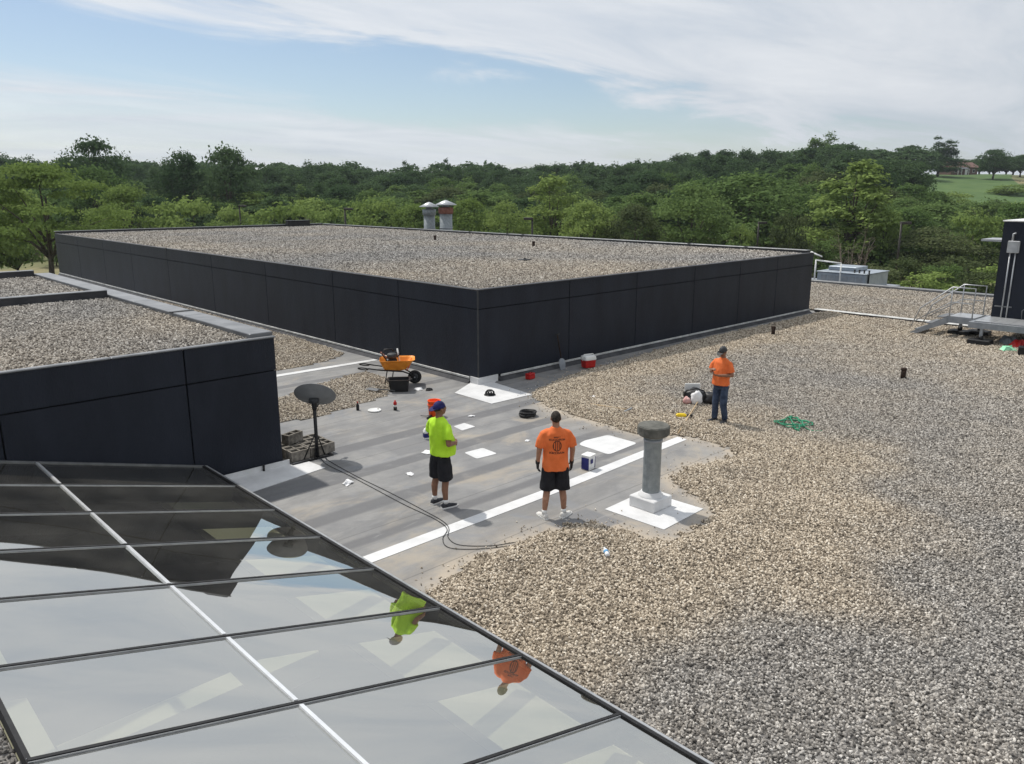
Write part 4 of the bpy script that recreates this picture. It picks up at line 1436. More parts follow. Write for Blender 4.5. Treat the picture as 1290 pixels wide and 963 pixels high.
wb2 = thing('water_bottle', 'clear crumpled water bottle with blue label on the gravel', 'bottle', (8.03, 6.5, .095), .9)
MB().tube([(-.11, 0, 0), (-.10, 0, 0), (-.04, 0, .002), (.03, 0, 0), (.075, 0, .004), (.10, 0, .006)], [.02, .034, .030, .034, .026, .013], 12).build('body', M_paper, wb2)
MB().tube([(-.035, 0, .002), (.02, 0, .001)], .0355, 12).build('label_band', pm('pale_blue', (.12, .35, .62), .5), wb2)
MB().tube([(.10, 0, .006), (.125, 0, .007)], .015, 10).build('cap', M_whitep, wb2)

# ------------------------------------------------------------------ equipment platform, stair and black enclosure
pf = thing('access_platform', 'grey steel platform and short stair on black rubber feet', 'platform')
PZ = .78
MB().box(29.36, 29.48, 2.0, 8.42, PZ - .20, PZ).build('beam', M_steel, pf)
MB().box(31.30, 31.42, 2.0, 8.9, PZ - .20, PZ).build('beam', M_steel, pf)
MB().box(29.49, 31.29, 8.30, 8.42, PZ - .20, PZ).build('beam', M_steel, pf)
for k in range(12):
    MB().box(29.50, 31.28, 2.1 + k * .515, 2.1 + k * .515 + .50, PZ + .003, PZ + .035).build('deck_plate', M_trim, pf)
MB().box(30.02, 31.10, 8.43, 9.25, PZ + .003, PZ + .035).build('landing', M_trim, pf)
for x in (29.95, 31.12):
    MB().loft([[(x, 9.25, PZ - .19), (x + .05, 9.25, PZ - .19), (x + .05, 9.25, PZ + .03), (x, 9.25, PZ + .03)], [(x, 8.43, PZ - .19), (x + .05, 8.43, PZ - .19), (x + .05, 8.43, PZ + .03), (x, 8.43, PZ + .03)]]).build('landing_beam', M_steel, pf)
    MB().add([(x, 9.26, PZ + .03), (x, 9.26, PZ - .22), (x, 10.30, .05), (x, 10.55, .05), (x + .05, 9.26, PZ + .03), (x + .05, 9.26, PZ - .22), (x + .05, 10.30, .05), (x + .05, 10.55, .05)],
             [(0, 1, 2, 3), (4, 7, 6, 5), (0, 4, 5, 1), (1, 5, 6, 2), (2, 6, 7, 3), (3, 7, 4, 0)]).build('stringer', M_steel, pf)
for k in range(3):
    t = (k + .5) / 3
    MB().box(30.005, 31.115, 9.34 + 1.05 * t - .12, 9.34 + 1.05 * t + .12, PZ * (1 - t) + .08, PZ * (1 - t) + .11).build('tread', M_dullalu, pf)
for x, y in ((29.42, 8.0), (31.36, 8.6), (29.42, 4.2), (31.36, 4.2), (30.9, 9.1)):
    lg = MB().box(x - .045, x + .045, y - .045, y + .045, .24, PZ - .20).build('leg', M_steel, pf)
    MB().cyl((x, y, .20), (x, y, .34), .075, n=10).build('sleeve', M_black, lg)
    MB().box(x - .24, x + .24, y - .34, y + .34, .05, .22, .02).build('rubber_foot', M_rubber, lg)
for x in (29.97, 31.15):
    h = 1.05
    MB().tube([(x, 10.45, .32), (x, 10.2, h - .05), (x, 9.22, PZ + h), (x, 8.5, PZ + h), (x, 8.5, PZ + .03)], .022, 8).build('handrail', M_trim, pf)
    MB().tube([(x, 10.30, .55), (x, 9.22, PZ + h * .5), (x, 8.5, PZ + h * .5)], .018, 8).build('midrail', M_trim, pf)
    MB().tube([(x, 9.22, PZ + h), (x, 9.22, PZ + .03)], .020, 8).build('rail_post', M_trim, pf)
en = thing('equipment_enclosure', 'tall black equipment enclosure standing on the steel platform', 'enclosure', (31.05, 0, PZ + .036))
MB().box(-.10, 2.6, 2.2, 8.20, 0, 3.25).build('body', M_panel, en)
MB().box(-.13, 2.65, 2.15, 8.24, 3.252, 3.30, .01).build('roof_cap', M_whitep, en)
MB().box(.3, 1.6, 8.21, 8.95, 2.55, 2.62).build('canopy', M_trim, en)
jb = MB().box(-.20, -.103, 7.62, 7.98, 2.22, 2.62, .012).build('junction_box', M_trim, en)
MB().box(-.212, -.201, 7.66, 7.94, 2.26, 2.58).build('cover', M_trim, jb)
for y in (7.72, 7.88):
    MB().cyl((-.14, y, .0), (-.14, y, 2.22), .024, n=8).build('conduit', M_trim, en)
MB().box(-.16, -.103, 7.60, 8.12, .36, .40).build('strut_channel', M_dullalu, en)
MB().tube([(-.14, 7.86, 2.62), (-.14, 7.86, 2.85), (-.14, 7.78, 2.88)], .035, 8).build('weatherhead', M_trim, en)
MB().box(-.22, -.103, 6.95, 7.15, .10, .42, .01).build('switch_box', M_dullalu, en)
MB().tube([(-.14, 7.25, .0), (-.14, 7.27, .3), (-.12, 7.2, .36)], .015, 6).build('flex_conduit', M_coping, en)
crumple('red_cloth', 'dark red cloth bundle under the steel platform', 'cloth', 29.7, 6.95, .28, M_red, 21, .8, .05)
crumple('grey_sack', 'grey sack lying behind the red cloth under the platform', 'sack', 30.1, 7.3, .34, M_steel, 22, .7, .05)
crumple('plastic_bag', 'pale green plastic bag on gravel by the platform feet', 'bag', 28.9, 7.05, .28, M_lightgreen, 23, .5, .05)
bx_ = thing('black_case', 'black case beside the pale green bag', 'case', (28.4, 6.42, .05), .2)
MB().box(-.15, .15, -.2, .2, 0, .28, .02).build('body', M_black, bx_)
MB().tube([(0, -.07, .28), (0, -.06, .33), (0, .06, .33), (0, .07, .28)], .012, 6).build('handle', M_black, bx_)

# ------------------------------------------------------------------ stacks and annex beyond the block
for (x, y, h, r), lb, rust in (((35.5, 45.9, 3.95, .40), 'shorter grey metal stack with a conical cap behind the large block', False), ((35.5, 44.0, 4.1, .44), 'taller metal stack with a rusty collar and flared cap behind the large block', True)):
    st = thing('exhaust_stack', lb, 'exhaust stack', (x, y, 0), group='exhaust stacks')
    MB().lathe([(r + .15, 0), (r + .15, .3), (r, .32)], n=20).build('base', M_galv, st)
    MB().lathe([(r, .3), (r, h - .55)], n=20).build('pipe', M_galv, st)
    MB().lathe([(r + .02, h * .62), (r + .02, h * .62 + .08)], n=20).build('band', M_steel, st)
    MB().lathe([(r, h - .55), (r + .08, h - .5), (r + .08, h - .12), (r - .02, h - .08)], n=20).build('collar', M_redrust if rust else M_galv, st)
    MB().lathe([(r * .6, h - .12), (r * .6, h + .06)], n=14).build('neck', M_steel, st)
    MB().lathe([(r * 1.75, h + .05), (r * 1.78, h + .08), (r * .5, h + .33), (.03, h + .40)], n=22).build('rain_cap', M_trim, st)

an = thing('annex_roof', 'lower annex with pale metal roof beyond the gravel roof edge', 'annex', (0, 0, GROUND))
MB().box(44.3, 50, 18.45, 33, 0, 3.9).build('wall', M_panel, an)
MB().box(44.2, 50.1, 18.35, 33.1, 3.903, 4.05, .02).build('roof', M_steel, an)
un = thing('rooftop_unit', 'blue grey metal rooftop unit beyond the roof edge', 'rooftop unit', (46, 20.2, -.45))
MB().box(0, 3.2, -1.4, 1.5, .0, .85, .03).build('casing', M_metalblue, un)
MB().box(-.05, 3.25, -1.45, 1.55, .853, .90, .01).build('top_plate', M_metalblue, un)
MB().box(1.0, 2.6, -.4, 1.3, .903, 1.15, .03).build('fan_housing', M_metalblue, un)
for k in range(6):
    MB().box(-.02, -.002, -1.2 + k * .42, -.85 + k * .42, .15, .70).build('louvre', M_steel, un)
rl = thing('guard_rail', 'white pipe guard rail at the far corner of the large block', 'railing', (46, 22.0, -.45))
for y, h in ((.2, 2.0), (-.15, 1.55), (-1.7, 1.4)):
    MB().cyl((0, y, 0), (0, y, h), .05, n=8).build('post', M_whitep, rl)
MB().tube([(0, .2, 2.0), (0, -.15, 1.86), (0, -.5, 1.75)], .045, 8).build('top_rail', M_whitep, rl)
MB().tube([(0, -.15, 1.53), (0, -1.7, 1.42)], .045, 8).build('rail', M_whitep, rl)
for k in range(4):
    y = 19.6 - .28 * k
    b_ = thing('bollard', 'thin dark post in the row beside the metal rooftop unit', 'post', (46.3, y, -.45), group='row of dark posts')
    MB().cyl((0, 0, 0), (0, 0, 1.05), .05, n=8).build('shaft', M_black, b_)
    MB().lathe([(.06, 1.05), (.06, 1.09), (.02, 1.1)], n=8).build('cap', M_black, b_)

# ------------------------------------------------------------------ parking-lot lamp poles
for x, y, ztop, arm, lb in ((84.4, 31.5, 2.0, 1, 'tall bronze lamp pole in front of the bushy pines on the right'), (60.2, 60.1, 2.3, -1, 'lamp pole with box head behind the large block, in front of the pale poplar'), (51.2, 82.4, 3.1, 1, 'lamp pole with box head behind the far corner of the large block'), (86.7, 48.6, 1.5, 1, 'lamp pole in front of the yellow-green shrub'), (48.9, 105.4, 3.2, 1, 'slim lamp pole among the low pale trees behind the large block'), (99.9, 43.0, 2.2, -1, 'distant lamp pole standing left of the tall bronze one')):
    z0 = terrain_h(x, y)
    lp = thing('lamp_pole', lb, 'lamp pole', (x, y, z0))
    h = ztop - z0
    MB().lathe([(.22, 0), (.22, .5), (.19, .52)], n=10).build('base', M_conc, lp)
    MB().cyl((0, 0, .5), (0, 0, h), .12, .10, 8).build('shaft', M_pole, lp)
    a = RV * arm
    MB().tube([(0, 0, h - .1), (a.x * .35, a.y * .35, h - .08)], .05, 6).build('arm', M_pole, lp)
    mm = MB().box(-.50, .50, -.26, .26, -.13, .13, .03)
    hd = mm.build('lamp_head', M_pole, lp, (a.x * .42, a.y * .42, h - .02))
    hd.rotation_euler = (0, 0, -AZ)

# ------------------------------------------------------------------ people
def remeshed(mb, name, voxel, it=4, fac=.5):
    me = mb.mesh(name + '_raw', M_skin)
    o = bpy.data.objects.new(name + '_raw', me)
    COL.objects.link(o)
    md = o.modifiers.new('r', 'REMESH')
    md.mode = 'VOXEL'
    md.voxel_size = voxel
    md.use_smooth_shade = True
    ms = o.modifiers.new('s', 'SMOOTH')
    ms.factor = fac
    ms.iterations = it
    dg = bpy.context.evaluated_depsgraph_get()
    out = bpy.data.meshes.new_from_object(o.evaluated_get(dg))
    out.name = name
    bpy.data.objects.remove(o)
    bpy.data.meshes.remove(me)
    return out


def wrinkle(me, amp, sx, sz, seed):
    n = len(me.vertices)
    nor = [v.normal.copy() for v in me.vertices]
    for v, q in zip(me.vertices, nor):
        p = Vector((v.co.x * sx, v.co.y * sx, v.co.z * sz)) + Vector((seed, seed * 2, 0))
        v.co += q * (amp * mnoise.noise(p) + amp * .5 * mnoise.noise(p * 2.3))
    me.update()


def part_from(me, name, mat, parent):
    me.materials.clear()
    me.materials.append(mat)
    for p in me.polygons:
        p.use_smooth = True
    o = bpy.data.objects.new(name, me)
    COL.objects.link(o)
    o.parent = parent
    return o


def ell(z, a, b, cx=0.0, cy=0.0, n=20):
    return [(cx + a * math.cos(2 * math.pi * k / n), cy + b * math.sin(2 * math.pi * k / n), z) for k in range(n)]


def bend(a, b, c, k=5):
    return catmull([a, b, c], k)


def limb(mb, pts, rr, n=12):
    P, Rr = [], []
    for i in range(len(pts) - 1):
        a, b = Vector(pts[i]), Vector(pts[i + 1])
        for s in range(5):
            t = s / 5
            P.append(a.lerp(b, t))
            Rr.append(rr[i] + (rr[i + 1] - rr[i]) * t)
    P.append(Vector(pts[-1]))
    Rr.append(rr[-1])
    mb.tube(P, Rr, n)
    for p, r in zip(pts[1:-1], rr[1:-1]):
        mb.ball(p, r * 1.01, 10, 7)


def hand(mb, wrist, d, palm, side, s=1.0, curl=.5, puff=0.0):
    """wrist point, direction of the fingers, palm-facing normal; side +1: thumb on +cross side"""
    w, d, pn = Vector(wrist), Vector(d).normalized(), Vector(palm).normalized()
    pn = (pn - d * pn.dot(d)).normalized()
    a = d.cross(pn) * side                              # towards the thumb
    c = w + d * .055 * s
    rings = []
    for t, hw, th in ((-.02, .028, .022), (.02, .036, .019), (.06, .042, .017), (.095, .040, .014)):
        ct = w + d * (t * s)
        rings.append([ct + a * (hw * s * math.cos(q)) + pn * ((th + puff) * s * math.sin(q)) for q in np.linspace(0, 2 * math.pi, 13)[:-1]])
    mb.loft(rings)
    for i, (off, ln) in enumerate(((.030, .070), (.011, .080), (-.009, .075), (-.028, .058))):
        p0 = w + d * (.085 * s) + a * (off * s)
        q1 = (d + pn * curl * .5).normalized()
        q2 = (d + pn * curl * 1.6).normalized()
        q3 = (d * (1 - curl * .6) + pn * curl * 2.2).normalized()
        p1 = p0 + q1 * (ln * .45 * s)
        p2 = p1 + q2 * (ln * .32 * s)
        p3 = p2 + q3 * (ln * .23 * s)
        r = (.0098 + puff * .4) * s
        mb.tube([p0 - d * .02, p0, p1, p2, p3], [r, r, r, r * .95, r * .8], 8)
    p0 = w + d * (.022 * s) + a * (.028 * s)
    t1 = (d * .6 + a * .75 + pn * .25).normalized()
    t2 = (d * .9 + a * .2 + pn * .35).normalized()
    p1 = p0 + t1 * (.042 * s)
    p2 = p1 + t2 * (.032 * s)
    mb.tube([p0, p1, p2], [.014 * s, .0115 * s, .009 * s], 8)


def shoe(parent, name, mat, sole, ankle, yaw, s=1.0):
    o = MB()
    ca, sa = math.cos(yaw), math.sin(yaw)

    def T(p):
        return (ankle[0] + (p[0] * ca - p[1] * sa) * s, ankle[1] + (p[0] * sa + p[1] * ca) * s, p[2] * s)
    prof = [(-.075, .034, .085), (-.05, .040, .10), (0, .042, .105), (.05, .043, .085), (.10, .047, .068), (.15, .046, .058), (.19, .036, .048), (.212, .018, .036)]
    rings = []
    for y, hw, top in prof:
        rings.append([T((hw * x, y, z)) for x, z in ((-1, .018), (-1.0, top * .45), (-.72, top * .85), (0, top), (.72, top * .85), (1.0, top * .45), (1, .018), (0, .018))])
    up = o.loft(rings, smooth=True).build(name, mat, parent)
    so = MB()
    rings = [[T((hw * 1.08 * x, y, z)) for x, z in ((-1, .002), (-1.02, .026), (1.02, .026), (1, .002))] for y, hw, top in [(-.082, .03, 0), (-.07, .038, 0), (0, .042, 0), (.09, .048, 0), (.16, .046, 0), (.205, .03, 0), (.222, .012, 0)]]
    so.loft(rings).build('sole', sole, up)


def build_person(label, loc, yaw, J):
    """J: joints and clothing of one figure; local +y is where the chest points"""
    root = thing('person', label, 'person', loc, yaw)
    sc = J.get('scale', 1.0)
    root.scale = (sc, sc, sc)
    w = J.get('wide', 1.0)
    skin = J['skin']
    hy, hz = J.get('head_yaw', 0.0), 1.665
    b = MB()
    # trunk inside the clothes
    b.loft([ell(.90, .145 * w, .11), ell(1.0, .14 * w, .105), ell(1.15, .145 * w, .11), ell(1.32, .160 * w, .110), ell(1.42, .13 * w, .08), ell(1.48, .07, .06)], smooth=True)
    b.tube([(0, -.01, 1.46), (0, .0, 1.56), (0, .012, 1.62)], [.068, .058, .058], 12)
    hm = Matrix.Rotation(hy, 3, 'Z') @ Matrix.Rotation(-J.get('head_pitch', 0.0), 3, 'X')
    hc = Vector((0, .018, hz))

    def HP(p):
        return hc + hm @ Vector(p)

    def hball(c, r):
        t = MB()
        t.ball((0, 0, 0), 1.0, 14, 10)
        b.add([HP((c[0] + p[0] * r[0], c[1] + p[1] * r[1], c[2] + p[2] * r[2])) for p in t.v], t.f, True)
    hball((0, -.008, .015), (.077, .097, .100))
    hball((0, .022, -.045), (.062, .072, .068))
    hball((0, .052, -.082), (.034, .030, .026))
    hball((0, .086, .020), (.050, .016, .012))
    hball((0, .100, -.018), (.013, .020, .024))
    hball((0, .090, .004), (.009, .012, .024))
    hball((0, .086, -.052), (.026, .012, .008))
    for s in (-1, 1):
        hball((s * .078, -.008, -.005), (.010, .020, .032))
        hball((s * .045, .068, -.020), (.022, .018, .02))
        k = 'R' if s > 0 else 'L'
        sh, el, wr = J['sh' + k], J['el' + k], J['wr' + k]
        limb(b, [(sh[0] * .5, sh[1], sh[2] - .04), (sh[0] * .92, sh[1], sh[2] - .05), (sh[0] * .5 + el[0] * .5, sh[1] * .5 + el[1] * .5, sh[2] * .5 + el[2] * .5 - .01), el, wr], [.045, .050, .050, .044, .030])
        if not J.get('gloves'):
            hand(b, wr, J['hd' + k], J['pn' + k], s * J.get('thumb' + k, 1), curl=J.get('curl', .5))
        hp, kn, an = J['hp' + k], J['kn' + k], J['an' + k]
        limb(b, [hp, kn, (kn[0] * .4 + an[0] * .6, kn[1] * .4 + an[1] * .6 - .018, kn[2] * .62 + an[2] * .38), an], [.088, .058, .056, .036])
    me = remeshed(b, 'body', .0085, 3)
    part_from(me, 'body', skin, root)
    for s in (-1, 1):
        e = MB()
        e.ball(HP((s * .030, .076, .002)), (.010, .008, .007), 10, 6).build('eye', M_eye, root)
        e2 = MB().ball(HP((s * .030, .0835, .002)), .0045, 8, 5).build('pupil', M_black, root)
        MB().tube([HP((s * .014, .089, .020)), HP((s * .032, .088, .026)), HP((s * .050, .078, .020))], .005, 6).build('eyebrow', M_hair, root)
    MB().tube([HP((-.022, .090, -.052)), HP((0, .099, -.050)), HP((.022, .090, -.052))], .005, 6).build('mouth', M_lip, root)
    # hair: shell over the skull
    hr = MB()
    rings = []
    for j in range(9):
        el_ = math.pi / 2 * (1 - j / 8 * 1.0)
        row = []
        for k in range(22):
            a = 2 * math.pi * k / 22
            drop = J.get('hair_low', .45) * (.5 - .5 * math.sin(a)) + .05
            e = math.pi / 2 - (math.pi / 2 + drop - .12) * j / 8
            e = max(e, -.9)
            cc = math.cos(e)
            kk = 1 + .02 * mnoise.noise((3 * math.cos(a), 3 * math.sin(a), 4 * e))
            row.append(HP((.0805 * cc * math.cos(a) * kk, -.008 + .1005 * cc * math.sin(a) * kk, .015 + .1045 * math.sin(e) * kk)))
        rings.append(row)
    hr.loft(rings, smooth=True).build('hair', M_hair, root)
    if J.get('cap'):
        cm, back = J['cap']
        cpm = MB()
        rings = []
        for j in range(8):
            row = []
            for k in range(24):
                a = 2 * math.pi * k / 24
                e = math.pi / 2 - (math.pi / 2 - .08 + .25 * (.5 - .5 * math.sin(a)) * (1 if not back else .6)) * j / 7
                cc = math.cos(e)
                row.append(HP((.087 * cc * math.cos(a), -.008 + .107 * cc * math.sin(a), .020 + .112 * math.sin(e))))
            rings.append(row)
        c_ = cpm.loft(rings, smooth=True).build('cap', cm, root)
        f = -1 if back else 1
        br = MB()
        top, bot = [], []
        for k in range(11):
            a = math.pi * (k / 10)
            top.append(((.078 * math.cos(a)), .085 + .10 * math.sin(a) ** .7, .040 - .030 * math.sin(a)))
        rows = [[HP((x, f * (.06 + .0 * y), z + .006)) for x, y, z in top], [HP((x * 1.02, f * (y * .6 + .03), z + .010)) for x, y, z in top], [HP((x * 1.02, f * y, z)) for x, y, z in top]]
        v = [p for r in rows for p in r] + [p - Vector((0, 0, .006)) for r in rows for p in r]
        n = 11
        fcs = []
        for o_, fl in ((0, False), (33, True)):
            for r in range(2):
                for k in range(10):
                    q = (o_ + r * n + k, o_ + r * n + k + 1, o_ + (r + 1) * n + k + 1, o_ + (r + 1) * n + k)
                    fcs.append(q[::-1] if fl else q)
        for k in range(10):
            fcs.append((22 + k, 22 + k + 1, 55 + k + 1, 55 + k))
        br.add(v, fcs, True).build('brim', cm, c_)
        MB().ball(HP((0, -.008, .135)), .007, 8, 5).build('button', cm, c_)
    # shirt
    st = MB()
    by = J.get('belly', 0.0)
    hem = J.get('hem', .86)
    st.loft([ell(hem, .200 * w, .142 + by * .8, 0, by * .7), ell(hem + .012, .202 * w, .144 + by * .8, 0, by * .7), ell(.98, .192 * w, .140 + by, 0, by * .9), ell(1.10, .188 * w, .140 + by, 0, by * .9), ell(1.22, .196 * w, .142 + by * .6, 0, by * .45), ell(1.34, .205 * w, .142, 0, .0), ell(1.42, .190 * w, .128), ell(1.465, .150 * w, .105), ell(1.51, .090, .080), ell(1.535, .070, .070, 0, .004)], smooth=True)
    for k in 'LR':
        sh, el, wr = Vector(J['sh' + k]), Vector(J['el' + k]), Vector(J['wr' + k])
        e2 = sh.lerp(el, J.get('sleeve', .78))
        limb(st, [(sh.x * .5, sh.y, sh.z - .005), (sh.x * .93, sh.y, sh.z - .035), sh.lerp(e2, .5), e2], [.070, .074, .075, .080])
    me = remeshed(st, 'shirt', .012, 4)
    wrinkle(me, .013, 9, 4, J.get('seed', 1))
    part_from(me, 'shirt', J['shirt'], root)
    # lower garment
    lo = MB()
    lo.loft([ell(.80, .158 * w, .120, 0, by * .2), ell(.88, .160 * w, .122, 0, by * .3), ell(1.0, .150 * w, .112 + by * .4, 0, by * .4)], smooth=True)
    for k in 'LR':
        hp, kn, an = Vector(J['hp' + k]), Vector(J['kn' + k]), Vector(J['an' + k])
        if J.get('trousers'):
            limb(lo, [hp, kn, an + Vector((0, -.01, .0))], [.092, .082, .072])
        else:
            e2 = hp.lerp(kn, J.get('short_len', .98))
            limb(lo, [hp, hp.lerp(e2, .5) * 1.0, e2], [.100, .118, .130])
    me = remeshed(lo, 'lower', .012, 4)
    wrinkle(me, .013, 8, 5, J.get('seed', 1) + 9)
    part_from(me, 'trousers' if J.get('trousers') else 'shorts', J['lower'], root)
    for k, s in (('L', -1), ('R', 1)):
        an = J['an' + k]
        shoe(root, 'shoe', J['shoe'], J['sole'], an, J.get('foot' + k, -s * .12))
        if not J.get('trousers'):
            MB().tube([(an[0], an[1] - .004, .085), (an[0], an[1], .15)], [.042, .043], 12).build('sock', J.get('sock', M_whitep), root)
        if J.get('gloves'):
            g = MB()
            wr = Vector(J['wr' + k])
            d = Vector(J['hd' + k]).normalized()
            g.tube([wr - d * .045, wr - d * .01, wr + d * .02], [.038, .037, .036], 12)
            hand(g, wr, d, J['pn' + k], s * J.get('thumb' + k, 1), 1.12, J.get('curl', .5), .004)
            part_from(remeshed(g, 'glove', .006, 2), 'glove', J['gloves'], root)
    return root


def printed_shirt(base_mat):
    """orange cloth with a dark print on the back: two text lines, an oval emblem, one text line"""
    m = base_mat.copy()
    m.name = 'orange_shirt_printed'
    t = m.node_tree
    lk = t.links.new
    bs = t.nodes['Principled BSDF']
    src = bs.inputs['Base Color'].links[0].from_socket
    tc = NN(t, 'ShaderNodeTexCoord')
    sp = NN(t, 'ShaderNodeSeparateXYZ')
    lk(tc.outputs['Object'], sp.inputs[0])
    X, Y, Z = sp.outputs
    M_ = lambda op, a, b=None: math_node(t, op, a, b)
    ax = M_('ABSOLUTE', X)

    def text(zc, hw, hh, freq, seed):
        inz = M_('LESS_THAN', M_('ABSOLUTE', M_('SUBTRACT', Z, zc)), hh)
        inx = M_('LESS_THAN', ax, hw)
        cb = NN(t, 'ShaderNodeCombineXYZ')
        lk(M_('MULTIPLY', X, freq), cb.inputs[0])
        lk(M_('MULTIPLY', Z, freq * .5), cb.inputs[1])
        cb.inputs[2].default_value = seed
        n = NN(t, 'ShaderNodeTexNoise')
        n.inputs['Scale'].default_value = 1.0
        n.inputs['Detail'].default_value = 0
        lk(cb.outputs[0], n.inputs['Vector'])
        g = M_('GREATER_THAN', n.outputs[0], .44)
        return M_('MULTIPLY', M_('MULTIPLY', inz, inx), g)
    a = text(1.392, .055, .012, 120, 1.0)
    b2 = text(1.355, .13, .016, 110, 2.0)
    c = text(1.140, .12, .018, 110, 3.0)
    ex = M_('DIVIDE', X, .072)
    ez = M_('DIVIDE', M_('SUBTRACT', Z, 1.255),   .090)
    rr = M_('SQRT', M_('ADD', M_('MULTIPLY', ex, ex), M_('MULTIPLY', ez, ez)))
    ins = M_('LESS_THAN', rr, 1.0)
    ring = M_('GREATER_THAN', rr, .80)
    bars = M_('GREATER_THAN', M_('SINE', M_('MULTIPLY', X, 190.0)), -.05)
    em = M_('MULTIPLY', ins, M_('MAXIMUM', ring, bars))
    f = M_('MAXIMUM', M_('MAXIMUM', a, b2), M_('MAXIMUM', c, em))
    f = M_('MULTIPLY', f, M_('LESS_THAN', Y, -.02))
    f = M_('MULTIPLY', f, .88)
    mx = NN(t, 'ShaderNodeMix', data_type='RGBA')
    lk(f, mx.inputs['Factor'])
    lk(src, mx.inputs['A'])
    mx.inputs['B'].default_value = (.05, .018, .014, 1)
    lk(mx.outputs['Result'], bs.inputs['Base Color'])
    return m


def heading(v):
    """rotation that turns local +y to the horizontal direction v"""
    return math.atan2(-v.x, v.y)


# man in the yellow shirt: looks to the right, arms bent in front of a big belly
J = dict(skin=M_skin2, wide=1.14, belly=.075, hem=.90, head_yaw=-.15, head_pitch=-.12, scale=1.0, seed=3,
         shL=(-.225, 0, 1.43), elL=(-.30, .03, 1.17), wrL=(-.13, .27, 1.10), hdL=(.9, .45, 0.0), pnL=(.3, -.9, -.2), thumbL=-1,
         shR=(.225, 0, 1.43), elR=(.31, -.05, 1.15), wrR=(.17, .20, 1.09), hdR=(-.7, .7, .05), pnR=(-.4, -.8, -.2), thumbR=-1,
         hpL=(-.10, 0, .88), knL=(-.125, .01, .48), anL=(-.14, -.02, .09), hpR=(.10, 0, .88), knR=(.12, .015, .48), anR=(.135, .0, .09),
         footL=.15, footR=-.15, shirt=M_hivis, lower=M_short, shoe=M_shoeb, sole=M_whitep, cap=(M_navycloth, True), curl=.7)
build_person('man in neon yellow shirt, navy cap and black shorts looking over the roof', (7.54, 9.62, 0), heading(RV * .74 + FV * .66), J)
# man in the orange printed shirt: back to us, gloves, arms hanging
J = dict(skin=M_skin, wide=1.08, belly=.02, hem=.82, head_yaw=-.05, scale=.985, seed=7,
         shL=(-.21, 0, 1.44), elL=(-.268, -.03, 1.16), wrL=(-.278, .05, .93), hdL=(.02, .12, -1), pnL=(1, 0, 0), thumbL=1,
         shR=(.21, 0, 1.44), elR=(.27, -.03, 1.16), wrR=(.275, .06, .92), hdR=(-.02, .12, -1), pnR=(-1, 0, 0), thumbR=1,
         hpL=(-.11, 0, .88), knL=(-.125, .02, .48), anL=(-.175, -.03, .09), hpR=(.11, 0, .88), knR=(.12, .02, .48), anR=(.145, -.01, .09),
         footL=.35, footR=-.75, shirt=printed_shirt(M_shirt), lower=M_short, shoe=M_shoew, sole=M_whitep, gloves=M_black, hair_low=.75, curl=.6, sleeve=.85)
build_person('man in orange printed shirt and black shorts with his back turned', (8.56, 8.0, 0), heading(FV * .98 - RV * .12), J)
# man in jeans on the gravel, working with his hands at his chest
J = dict(skin=M_skin2, wide=1.08, belly=.03, hem=.90, head_yaw=.1, head_pitch=.35, scale=.96, seed=11,
         shL=(-.215, 0, 1.43), elL=(-.29, .02, 1.16), wrL=(-.09, .26, 1.16), hdL=(.95, .25, .05), pnL=(0, -.6, .8), thumbL=-1,
         shR=(.215, 0, 1.43), elR=(.27, .05, 1.17), wrR=(.10, .27, 1.27), hdR=(-.8, .3, .3), pnR=(-.2, -.5, -.8), thumbR=-1,
         hpL=(-.10, 0, .88), knL=(-.115, .03, .48), anL=(-.13, -.02, .085), hpR=(.10, 0, .88), knR=(.11, .03, .48), anR=(.12, .03, .085),
         footL=.2, footR=-.2, shirt=M_shirt, lower=M_jean, trousers=True, shoe=M_shoeb, sole=M_black, cap=(M_dkgrey, False), curl=.9)
build_person('man in plain orange shirt, jeans and dark cap standing on the gravel', (14.98, 9.02, .055), heading(RV * -.80 - FV * .60), J)

# ------------------------------------------------------------------ trees
def leaf_cloud(clumps, per, leaf, seed, up=.35, jitter=.85):
    """clumps: (x, y, z, rx, rz); many leaf-sized rhombs spread over and inside each clump"""
    rg = np.random.default_rng(seed)
    V, F = [], []
    C = np.array(clumps)
    for cx, cy, cz, rx, rz in C:
        n = int(per * rg.uniform(.75, 1.25))
        d = rg.normal(size=(n, 3))
        d /= np.linalg.norm(d, axis=1)[:, None]
        d[:, 2] = np.where(d[:, 2] < -.35, -d[:, 2] * .5, d[:, 2])
        r = rg.uniform(.45, 1.06, size=n) ** .6
        lump = 1 + .22 * np.sin(d[:, 0] * 5 + cx * 3) * np.sin(d[:, 1] * 5 + cy * 2) + .15 * rg.normal(size=n)
        p = np.stack([cx + d[:, 0] * rx * r * lump, cy + d[:, 1] * rx * r * lump, cz + d[:, 2] * rz * r * lump], 1)
        nrm = d * .75 + rg.normal(size=(n, 3)) * jitter * .6
        nrm[:, 2] += up
        nrm /= np.linalg.norm(nrm, axis=1)[:, None]
        t = np.cross(nrm, rg.normal(size=(n, 3)))
        t /= np.linalg.norm(t, axis=1)[:, None] + 1e-9
        b = np.cross(nrm, t)
        L = leaf * rg.uniform(.6, 1.35, size=(n, 1))
        W = L * rg.uniform(.45, .75, size=(n, 1))
        q = np.stack([p - t * L * .5, p + b * W * .5, p + t * L * .5 - nrm * L * .12, p - b * W * .5], 1)
        V.append(q.reshape(-1, 3))
    V = np.concatenate(V)
    nf = len(V) // 4
    return V, nf


